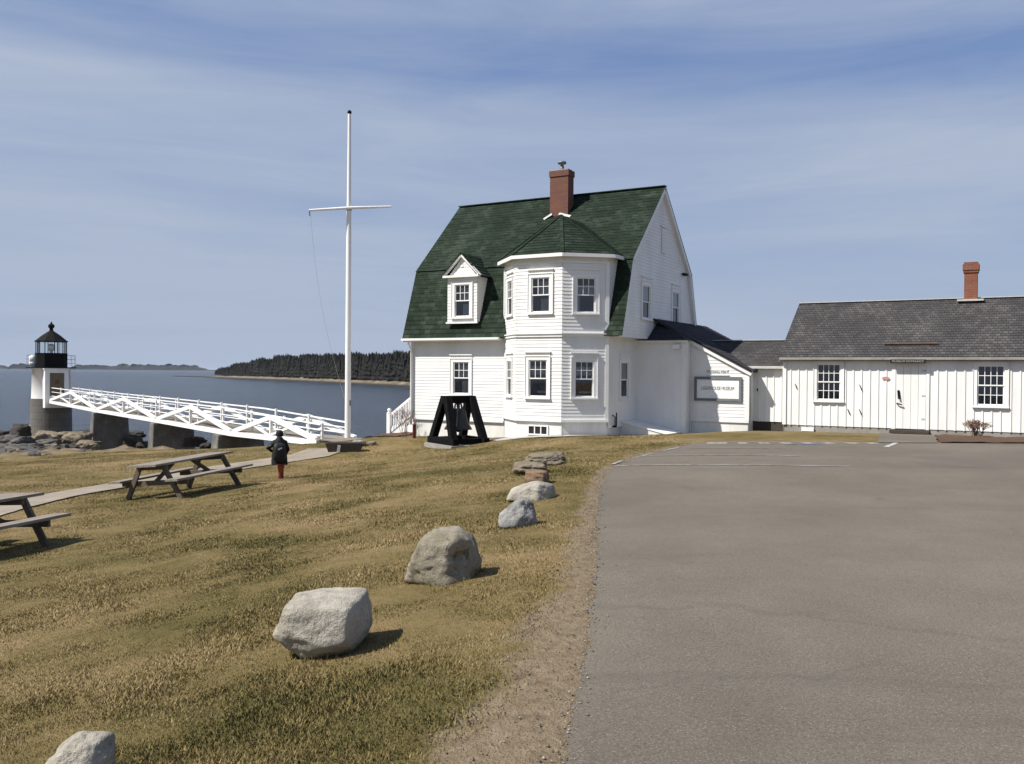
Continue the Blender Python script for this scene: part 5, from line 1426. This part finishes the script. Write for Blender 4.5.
# timber footing round the pole: heavy dark troughs
g = ghit(343, 451.5)
tr_ = thing('timber_trough', (g.x, g.y, tz(g.x, g.y)), .12, 'low dark timber trough at the foot of the flagpole', 'planter')
def trough(mb, x0, x1, y0, y1, h, t=.05, sl_=.14):
    mb.hexa([(x0 + sl_, y0 + .05, -.1), (x1 - sl_, y0 + .05, -.1), (x1 - sl_, y0 + .05 + t, -.1), (x0 + sl_, y0 + .05 + t, -.1)], [(x0, y0, h), (x1, y0, h), (x1, y0 + t, h), (x0, y0 + t, h)])
    mb.hexa([(x0 + sl_, y1 - .05 - t, -.1), (x1 - sl_, y1 - .05 - t, -.1), (x1 - sl_, y1 - .05, -.1), (x0 + sl_, y1 - .05, -.1)], [(x0, y1 - t, h), (x1, y1 - t, h), (x1, y1, h), (x0, y1, h)])
    for a, b_ in ((x0, 1), (x1 - t, -1)):
        mb.hexa([(a + b_ * sl_, y0 + .05 + t, -.1), (a + t + b_ * sl_, y0 + .05 + t, -.1), (a + t + b_ * sl_, y1 - .05 - t, -.1), (a + b_ * sl_, y1 - .05 - t, -.1)], [(a, y0 + t, h), (a + t, y0 + t, h), (a + t, y1 - t, h), (a, y1 - t, h)])
mb = MB(); trough(mb, -.58, .70, -.30, .22, .30); mb.build('side_boards', M['wood_dark'], tr_)
mb = MB(); mb.quad((-.5, -.22, .22), (.56, -.22, .22), (.56, .16, .22), (-.5, .16, .22)); mb.build('soil', M['mulch'], tr_)
mb = MB(); mb.bar((-.14, -.35, .02), (-.10, -.37, .24), .10, .03, up=(0, 1, 0)); mb.build('pale_label_plate', M['lead'], tr_)

# ================================================================== BELL
g = ghit(458, 445.5); gz_ = tz(g.x, g.y)
bell = thing('fog_bell', (g.x, g.y, gz_ + .06), math.radians(33), 'large bronze bell hanging in a black timber frame in front of the house', 'bell')
B_, FD, HT_ = 1.20, .74, 1.66
mb = MB(); mb.bar((-.60, 0, HT_ - .13), (.60, 0, HT_ - .13), .24, .26); mb.build('top_beam', M['black_wood'], bell)
for x in (-B_ / 2, B_ / 2):
    for y in (-FD, FD):
        mb = MB(); mb.bar((x, y, .12), (x * .78, y * .12, HT_ - .05), .23, .23, up=(1, 0, 0)); mb.build('leg', M['black_wood'], bell)
    mb = MB(); mb.bar((x * 1.0, -FD - .18, .13), (x * 1.0, FD + .18, .13), .22, .22); mb.build('sill_beam', M['black_wood'], bell)
for y in (-FD + .05, FD - .05):
    mb = MB(); mb.bar((-B_ / 2 + .11, y, .13), (B_ / 2 - .11, y, .13), .16, .18); mb.build('tie_beam', M['black_wood'], bell)
mb = MB(); mb.lathe([(.10, .72), (.22, .70), (.27, .64), (.30, .45), (.36, .22), (.46, .06), (.49, .0), (.44, .0), (.40, .06), (.30, .25), (.0, .6)], (0, 0, .50), 28); bl = mb.build('bell_body', M['bell'], bell)
mb = MB(); mb.tube([(0, 0, 1.2), (0, 0, HT_ - .2)], .06, 10); mb.tube([(-.14, 0, 1.2), (-.12, 0, 1.36), (0, 0, 1.42), (.12, 0, 1.36), (.14, 0, 1.2)], .035, 8); mb.build('crown', M['bell'], bl)
mb = MB(); mb.tube([(0, 0, .95), (0, 0, .46)], .03, 8); mb.lathe([(.02, 0), (.08, .04), (.08, .1), (.02, .15)], (0, 0, .40), 12); mb.build('clapper', M['black_paint'], bl)
mb = MB(); mb.tube([(-.26, -.34, .62), (-.18, -.27, 1.28)], .022, 8); mb.build('striker_rod', M['steel'], bell)
mb = MB(); mb.box(-.82, .82, -1.0, .95, -.4, .012); mb.build('concrete_pad', M['block'], bell)
# red post by the corner
g = ghit(414.5, 438)
mb = MB(); mb.lathe([(.065, -.2), (.065, .48), (.072, .49), (.072, .53), (.03, .55)], (0, 0, 0), 14)
o = mb.build('red_post', M['red_post']); o.location = (g.x, g.y - .1, g.z); tag(o, 'short dark red post at the left corner of the white house', 'post')

# bare shrub by the house corner
def shrub(name, loc, h, r, n, mat, label, seed, heads=None):
    rnd = random.Random(seed); root = thing(name, loc, 0, label, 'shrub'); mb = MB(); tips = []
    def grow(p, d, l, rad, lev):
        q = p + d * l; mid_ = p.lerp(q, .5) + Vector((rnd.uniform(-.04, .04), rnd.uniform(-.04, .04), rnd.uniform(0, .03))) * l * 3
        mb.tube([p, mid_, q], [rad, rad * .85, rad * .65], 5, cap=False)
        if lev == 0: tips.append(q); return
        for _ in range(rnd.choice((2, 3, 3))):
            nd = (d + Vector((rnd.gauss(0, .5), rnd.gauss(0, .5), rnd.gauss(.12, .3)))).normalized(); grow(q, nd, l * rnd.uniform(.55, .85), rad * .62, lev - 1)
    for _ in range(n):
        d = Vector((rnd.uniform(-r, r), rnd.uniform(-r, r), h)).normalized(); grow(Vector((rnd.uniform(-.1, .1), rnd.uniform(-.1, .1), -.05)), d, h * .36, .014, 3 if not heads else 1)
    mb.build('twigs', mat, root)
    if heads:
        hb = MB()
        for t in tips:
            for _ in range(22):
                c = t + Vector((rnd.gauss(0, .045), rnd.gauss(0, .045), rnd.gauss(.0, .03))); s = rnd.uniform(.012, .024)
                a = Vector((rnd.gauss(0, 1), rnd.gauss(0, 1), rnd.gauss(0, 1))).normalized(); b_ = a.orthogonal().normalized()
                hb.quad(c + a * s, c + b_ * s, c - a * s, c - b_ * s)
        hb.build('flower_heads', heads, root)
    return root
g = ghit(402, 439); shrub('bare_shrub', (g.x, g.y + .5, tz(g.x, g.y + .5)), 1.3, .55, 8, M['twig'], 'bare pinkish shrub beside the porch steps at the house corner', 5)
p = hw(10.3, WM - .75); shrub('dried_hydrangea', (p.x, p.y, tz(p.x, p.y)), .85, .40, 20, M['twig'], 'dried brown flowering shrub in the mulch below the museum window', 8, M['dead_flower'])
bed('mulch_bed', [hp(-11.2, .2), hp(-9.0, -.1), hp(-8.9, 1.5), hp(-11.2, 1.6)], M['mulch'], .04, 20, 10, .06)

# ================================================================== PICNIC TABLES
def picnic(label, loc, rz, tiltx=0, tilty=0):
    t = thing('picnic_table', loc, rz, label, 'picnic table', 'picnic tables on the lawn')
    t.rotation_euler = (tiltx + .02, tilty, rz); t.scale = (1.1,) * 3; t.location.z -= .05
    LEN = 2.3                      # along local y
    mb = MB(); n = 5; w = .74 / n
    for k in range(n): mb.box(-.37 + k * w + .004, -.37 + (k + 1) * w - .004, -LEN / 2 - random.uniform(0, .012), LEN / 2 + random.uniform(0, .012), .71, .75)
    mb.build('tabletop', M['wood_grey'], t)
    for s in (-1, 1):
        mb = MB()
        for k in range(2): x = s * (.62 + k * .155); mb.box(x - .073, x + .073, -LEN / 2, LEN / 2, .415, .455)
        mb.build('bench_seat', M['wood_grey'], t)
    for y in (-LEN / 2 + .28, LEN / 2 - .28):
        for s in (-1, 1):
            mb = MB(); mb.bar((s * .70, y, -.03), (s * .28, y, .71), .045, .10, up=(0, 1, 0) if False else (s, 0, .6)); mb.build('leg', M['wood_mid'], t)
        yo = y + (.05 if y < 0 else -.05)
        mb = MB(); mb.bar((-.80, yo, .365), (.80, yo, .365), .045, .095); mb.build('bench_support', M['wood_mid'], t)
        mb = MB(); mb.bar((-.35, yo, .665), (.35, yo, .665), .045, .085); mb.build('top_batten', M['wood_mid'], t)
        mb = MB(); mb.bar((0, yo + (.03 if y < 0 else -.03), .38), (0, y * .32, .69), .06, .06); mb.build('brace', M['wood_mid'], t)
    return t
M['wood_mid'] = simple('brown_weathered_wood', (.065, .052, .042), (.13, .105, .085), 3, .85, 6, .4, .006, sc=(10, 2, 10))
hd = math.atan2(2.0, .76) - math.pi / 2
def table_at(u, v, d, along, label):
    p = at(u, v, d); c = Vector((p.x, p.y, 0)) + Vector((-math.sin(hd), math.cos(hd), 0)) * along
    f = Vector((-math.sin(hd), math.cos(hd), 0)); s = Vector((math.cos(hd), math.sin(hd), 0))
    za, zb_ = tz(c.x + f.x, c.y + f.y), tz(c.x - f.x, c.y - f.y); ra, rb = tz(c.x + s.x * .6, c.y + s.y * .6), tz(c.x - s.x * .6, c.y - s.y * .6)
    return picnic(label, (c.x, c.y, (za + zb_ + ra + rb) / 4), hd, math.atan2(za - zb_, 2), -math.atan2(ra - rb, 1.2))
table_at(148, 465.5, 19.1, 1.15, 'weathered grey picnic table nearer the footbridge and the person')
table_at(22, 493.8, 14.0, -1.15, 'weathered grey picnic table cut off by the left edge')

# ================================================================== PERSON (seen from behind, coat, backpack, red trousers)
pp = at(279.5, 479, 24.5); pz = tz(pp.x, pp.y)
PH = 1.34; k_ = PH / 1.34
person = thing('person', (pp.x, pp.y, pz), math.radians(20), 'person in a long black coat with backpack and red trousers walking on the lawn', 'person')
def skin_mesh(name, joints, edges, radii, mat, parent, sub=2):
    me = bpy.data.meshes.new(name); me.from_pydata(joints, edges, [])
    o = bpy.data.objects.new(name, me); COL.objects.link(o)
    md = o.modifiers.new('skin', 'SKIN'); md.use_smooth_shade = True
    for i, r in enumerate(radii):
        sv = me.skin_vertices[0].data[i]; sv.radius = (r, r) if not hasattr(r, '__len__') else r; sv.use_root = (i == 0)
    s = o.modifiers.new('sub', 'SUBSURF'); s.levels = s.render_levels = sub
    dg = bpy.context.evaluated_depsgraph_get(); m2 = bpy.data.meshes.new_from_object(o.evaluated_get(dg)); m2.name = name
    bpy.data.objects.remove(o); m2.materials.clear(); m2.materials.append(mat)
    for pgn in m2.polygons: pgn.use_smooth = True
    n = bpy.data.objects.new(name, m2); COL.objects.link(n); n.parent = parent; return n
# local: -y is towards camera (back of the person), +y the way they face
J = [(0, 0, .66), (0, 0, .80), (0, 0, .98), (0, .01, 1.08), (0, .03, 1.18), (0, .04, 1.25),      # pelvis..head
     (-.005, 0, .62), (.005, .03, .36), (.02, -.03, .06), (.02, .08, .03),                        # left leg
     (.085, 0, .62), (.075, .06, .36), (.065, .10, .06), (.065, .21, .03),                            # right leg
     (-.14, 0, 1.0), (-.31, -.02, .84), (-.20, .12, .76), (-.13, .17, .75),                          # left arm bent, elbow out
     (.14, 0, 1.0), (.21, 0, .80), (.17, .1, .66), (.15, .14, .63)]
Ed = [(0, 1), (1, 2), (2, 3), (3, 4), (4, 5), (0, 6), (6, 7), (7, 8), (8, 9), (0, 10), (10, 11), (11, 12), (12, 13), (2, 14), (14, 15), (15, 16), (16, 17), (2, 18), (18, 19), (19, 20), (20, 21)]
Rd = [.10, .105, .11, .05, .085, .075, .07, .055, .04, .03, .07, .055, .04, .03, .055, .042, .033, .028, .055, .042, .033, .028]
body = skin_mesh('person_body', J, Ed, Rd, M['skin'], person)
for s, wr_ in ((-1, Vector((-.13, .17, .75))), (1, Vector((.15, .14, .63)))):
    pts = [tuple(wr_), tuple(wr_ + Vector((0, .04, -.02)))]; e = [(0, 1)]; rad = [.022, .024]
    for f in range(4):
        b0 = len(pts); off = Vector(((f - 1.5) * .013, 0, 0)); ln_ = (.032, .038, .036, .028)[f]
        pts += [tuple(Vector(pts[1]) + off + Vector((0, .02, -.005))), tuple(Vector(pts[1]) + off + Vector((0, .02 + ln_ * .6, -.014))), tuple(Vector(pts[1]) + off + Vector((0, .02 + ln_ * .9, -.034)))]
        e += [(1, b0), (b0, b0 + 1), (b0 + 1, b0 + 2)]; rad += [.008, .007, .006]
    b0 = len(pts); pts += [tuple(Vector(pts[0]) + Vector((-s * .024, .02, -.006))), tuple(Vector(pts[0]) + Vector((-s * .032, .05, -.016)))]; e += [(0, b0), (b0, b0 + 1)]; rad += [.009, .007]
    skin_mesh('hand', pts, e, rad, M['skin'], body, 1)
# face details on the far side
mb = MB(); mb.lathe([(.0, -.02), (.014, -.01), (.016, .005), (.008, .02)], (0, .125, 1.20), 8); mb.build('nose', M['skin'], body)
mb = MB()
for x in (-.03, .03): mb.lathe([(.004, -.008), (.011, 0), (.004, .008)], (x, .11, 1.225), 8)
mb.build('eyes', M['hair'], body)
mb = MB()
for x in (-.088, .088): mb.lathe([(.006, -.025), (.016, -.008), (.018, .012), (.008, .026)], (x, .035, 1.20), 8)
mb.build('ears', M['skin'], body)
mb = MB(); mb.lathe([(.10, -.05), (.105, .0), (.10, .05), (.075, .095), (.03, .118)], (0, .02, 1.215), 18); hair = mb.build('hood', M['coat'], body)
# trousers, boots
def part_tube(name, pts, rads, mat, n=12):
    mb = MB(); mb.tube(pts, rads, n); return mb.build(name, mat, body)
for s, jj in ((-1, J[6:10]), (1, J[10:14])):
    part_tube('trouser_leg', [jj[0], jj[1], (jj[2][0], jj[2][1], jj[2][2] + .08)], [.08, .062, .05], M['trousers'])
    part_tube('boot', [(jj[2][0], jj[2][1], .17), (jj[2][0], jj[2][1], .07), (jj[2][0], jj[2][1] + .02, .025)], [.058, .056, .06], M['boot'])
    mb = MB(); mb.hexa([(jj[2][0] - .05, jj[2][1] - .05, 0), (jj[2][0] + .05, jj[2][1] - .05, 0), (jj[2][0] + .045, jj[2][1] + .17, 0), (jj[2][0] - .045, jj[2][1] + .17, 0)], [(jj[2][0] - .045, jj[2][1] - .045, .08), (jj[2][0] + .045, jj[2][1] - .045, .08), (jj[2][0] + .03, jj[2][1] + .15, .05), (jj[2][0] - .03, jj[2][1] + .15, .05)])
    mb.build('boot_foot', M['boot'], body)
# coat: lofted body with creases, sleeves
mb = MB(); prof = [(.215, .165, .40), (.21, .16, .52), (.195, .15, .66), (.18, .14, .80), (.185, .135, .93), (.165, .12, 1.03), (.09, .09, 1.10), (.075, .08, 1.13)]
n = 28; i0 = len(mb.v)
for k, (rx, ry, z) in enumerate(prof):
    for j in range(n):
        a = 2 * math.pi * j / n; w_ = 1 + .05 * math.sin(a * 5 + z * 9) * (1.2 - z) + .02 * math.sin(z * 40)
        mb.v.append((rx * w_ * math.cos(a), ry * w_ * math.sin(a), z + .015 * math.sin(3 * a)))
for k in range(len(prof) - 1):
    for j in range(n): a, b_ = i0 + k * n + j, i0 + k * n + (j + 1) % n; mb.f.append((a, b_, b_ + n, a + n)); mb.smooth.append(True)
mb.build('coat', M['coat'], body)
for jj in (J[14:18], J[18:22]): part_tube('sleeve', [(jj[0][0] * .75, jj[0][1], jj[0][2] + .01), jj[0], jj[1], jj[2]], [.07, .072, .06, .045], M['coat'])
mb = MB(); pr_ = [(.10, .05, .50), (.155, .10, .54), (.165, .12, .66), (.16, .115, .82), (.14, .10, .95), (.08, .05, 1.0)]
i0 = len(mb.v)
for rx, ry, z in pr_:
    for j in range(20):
        a = 2 * math.pi * j / 20; cs, sn = math.cos(a), math.sin(a); q = 1 / max(.01, (abs(cs) ** 4 + abs(sn) ** 4) ** .25)
        mb.v.append((rx * q * cs - .03, ry * q * sn - .21, z))
for k in range(len(pr_) - 1):
    for j in range(20): a, b_ = i0 + k * 20 + j, i0 + k * 20 + (j + 1) % 20; mb.f.append((a, b_, b_ + 20, a + 20)); mb.smooth.append(True)
mb.f.append(tuple(i0 + j for j in reversed(range(20)))); mb.smooth.append(False); mb.f.append(tuple(i0 + 100 + j for j in range(20))); mb.smooth.append(False)
bpk = mb.build('backpack', M['pack'], person)
bpk.name = 'backpack'
mb = MB(); mb.bar((-.07, -.335, .83), (.03, -.33, .87), .012, .035); mb.build('reflective_strip', M['pack_strip'], bpk)

# ================================================================== SKY, SUN, CAMERA
AZ, EL = math.radians(20), math.radians(50)      # light travels to the right and slightly away from the camera
to_sun = Vector((-math.cos(AZ) * math.cos(EL), -math.sin(AZ) * math.cos(EL), math.sin(EL)))
sd = bpy.data.lights.new('sun', 'SUN'); sd.energy = 4.7; sd.angle = math.radians(.5); sd.color = (1, .955, .88)
so = bpy.data.objects.new('sun', sd); COL.objects.link(so); so.rotation_euler = to_sun.to_track_quat('Z', 'Y').to_euler(); so.location = (0, 0, 50)
wd = bpy.data.worlds.new('World'); SC.world = wd; wd.use_nodes = True; nt = wd.node_tree
bg = nt.nodes['Background']
sky = N(nt, 'ShaderNodeTexSky', sky_type='NISHITA'); sky.sun_disc = False; sky.sun_elevation = EL
sky.sun_rotation = math.atan2(to_sun.x, to_sun.y); sky.altitude = 0; sky.air_density = 1.0; sky.dust_density = .7; sky.ozone_density = 1.5
tc = N(nt, 'ShaderNodeTexCoord'); sx = N(nt, 'ShaderNodeSeparateXYZ'); nt.links.new(tc.outputs['Generated'], sx.inputs[0])
def math_(op, a, b=None, c=None):
    n = N(nt, 'ShaderNodeMath', operation=op)
    for i, v in enumerate((a, b, c)):
        if v is None: continue
        if hasattr(v, 'is_linked'): nt.links.new(v, n.inputs[i])
        else: n.inputs[i].default_value = v
    return n.outputs[0]
def sky_noise(rot, scale, loc, sc=1.0, det=5.0, rough=.5, dist=.3):
    mp = N(nt, 'ShaderNodeMapping'); mp.inputs['Rotation'].default_value = (0, math.radians(rot), 0); mp.inputs['Scale'].default_value = scale; mp.inputs['Location'].default_value = loc
    nt.links.new(tc.outputs['Generated'], mp.inputs[0])
    n = N(nt, 'ShaderNodeTexNoise', i_Scale=sc, i_Detail=det, i_Roughness=rough, i_Distortion=dist); nt.links.new(mp.outputs[0], n.inputs['Vector']); return n.outputs['Fac']
warp = sky_noise(4, (1.6, .8, 5), (2.2, 0, 0), det=4.0)
streak = sky_noise(-8, (2.2, .9, 20), (0.4, 0, .2), det=7.0, rough=.62, dist=.7)
soft = sky_noise(6, (1.4, .7, 8), (5.1, 0, 1.3), det=5.0, rough=.5)
# height of the layers, tilted and warped
zz = math_('MULTIPLY_ADD', warp, .10, math_('MULTIPLY_ADD', sx.outputs[0], .055, math_('ADD', sx.outputs[2], -.05)))
band = ramp(nt, zz, [(.0, (.84,) * 3), (.10, (.80,) * 3), (.17, (.68,) * 3), (.215, (.82,) * 3), (.255, (.88,) * 3), (.30, (.34,) * 3), (.325, (.22,) * 3), (.355, (.60,) * 3), (.385, (.62,) * 3), (.43, (.30,) * 3), (.55, (.45,) * 3), (.8, (.15,) * 3)])
v = math_('MULTIPLY_ADD', math_('SUBTRACT', streak, .5), 1.15, band.outputs[0])
v = math_('MULTIPLY_ADD', math_('SUBTRACT', soft, .5), 1.2, v)
cov = N(nt, 'ShaderNodeClamp'); nt.links.new(v, cov.inputs[0])
blue = mixc(nt, .75, sky.outputs[0], (1.02, 1.52, 2.92))
CLOUD = (2.60, 3.05, 3.92)
cm = mixc(nt, cov.outputs[0], blue, CLOUD)
nt.links.new(cm, bg.inputs['Color']); bg.inputs['Strength'].default_value = .1

hm = bpy.data.materials.new('sea_haze'); hm.use_nodes = True; hn = hm.node_tree; hn.nodes.clear()
ho = hn.nodes.new('ShaderNodeOutputMaterial'); hv = hn.nodes.new('ShaderNodeVolumePrincipled')
hv.inputs['Color'].default_value = (.80, .87, 1.0, 1); hv.inputs['Density'].default_value = 3.5e-5; hv.inputs['Anisotropy'].default_value = .2
hn.links.new(hv.outputs[0], ho.inputs['Volume'])
mb = MB(); mb.box(-9500, 9500, -400, 14500, -14.2, 14.0); tag(mb.build('haze', hm), kind='stuff')

cam = bpy.data.cameras.new('camera'); cam.sensor_width = 36; cam.lens = F / 1024 * 36; cam.clip_end = 30000; cam.clip_start = .05
co = bpy.data.objects.new('camera', cam); COL.objects.link(co)
fw = Vector((0, CP, -SP)); up0 = Vector((0, SP, CP)); rt0 = Vector((1, 0, 0))
rt = rt0 * CR + up0 * SR; up = up0 * CR - rt0 * SR
co.matrix_world = Matrix(((rt.x, up.x, -fw.x, 0), (rt.y, up.y, -fw.y, 0), (rt.z, up.z, -fw.z, 0), (0, 0, 0, 1)))
SC.camera = co
SC.view_settings.view_transform = 'Standard'; SC.view_settings.look = 'None'; SC.view_settings.gamma = 1; SC.view_settings.use_curve_mapping = False
SC.view_settings.exposure = .68
SC.cycles.max_bounces = 6; SC.cycles.transparent_max_bounces = 8
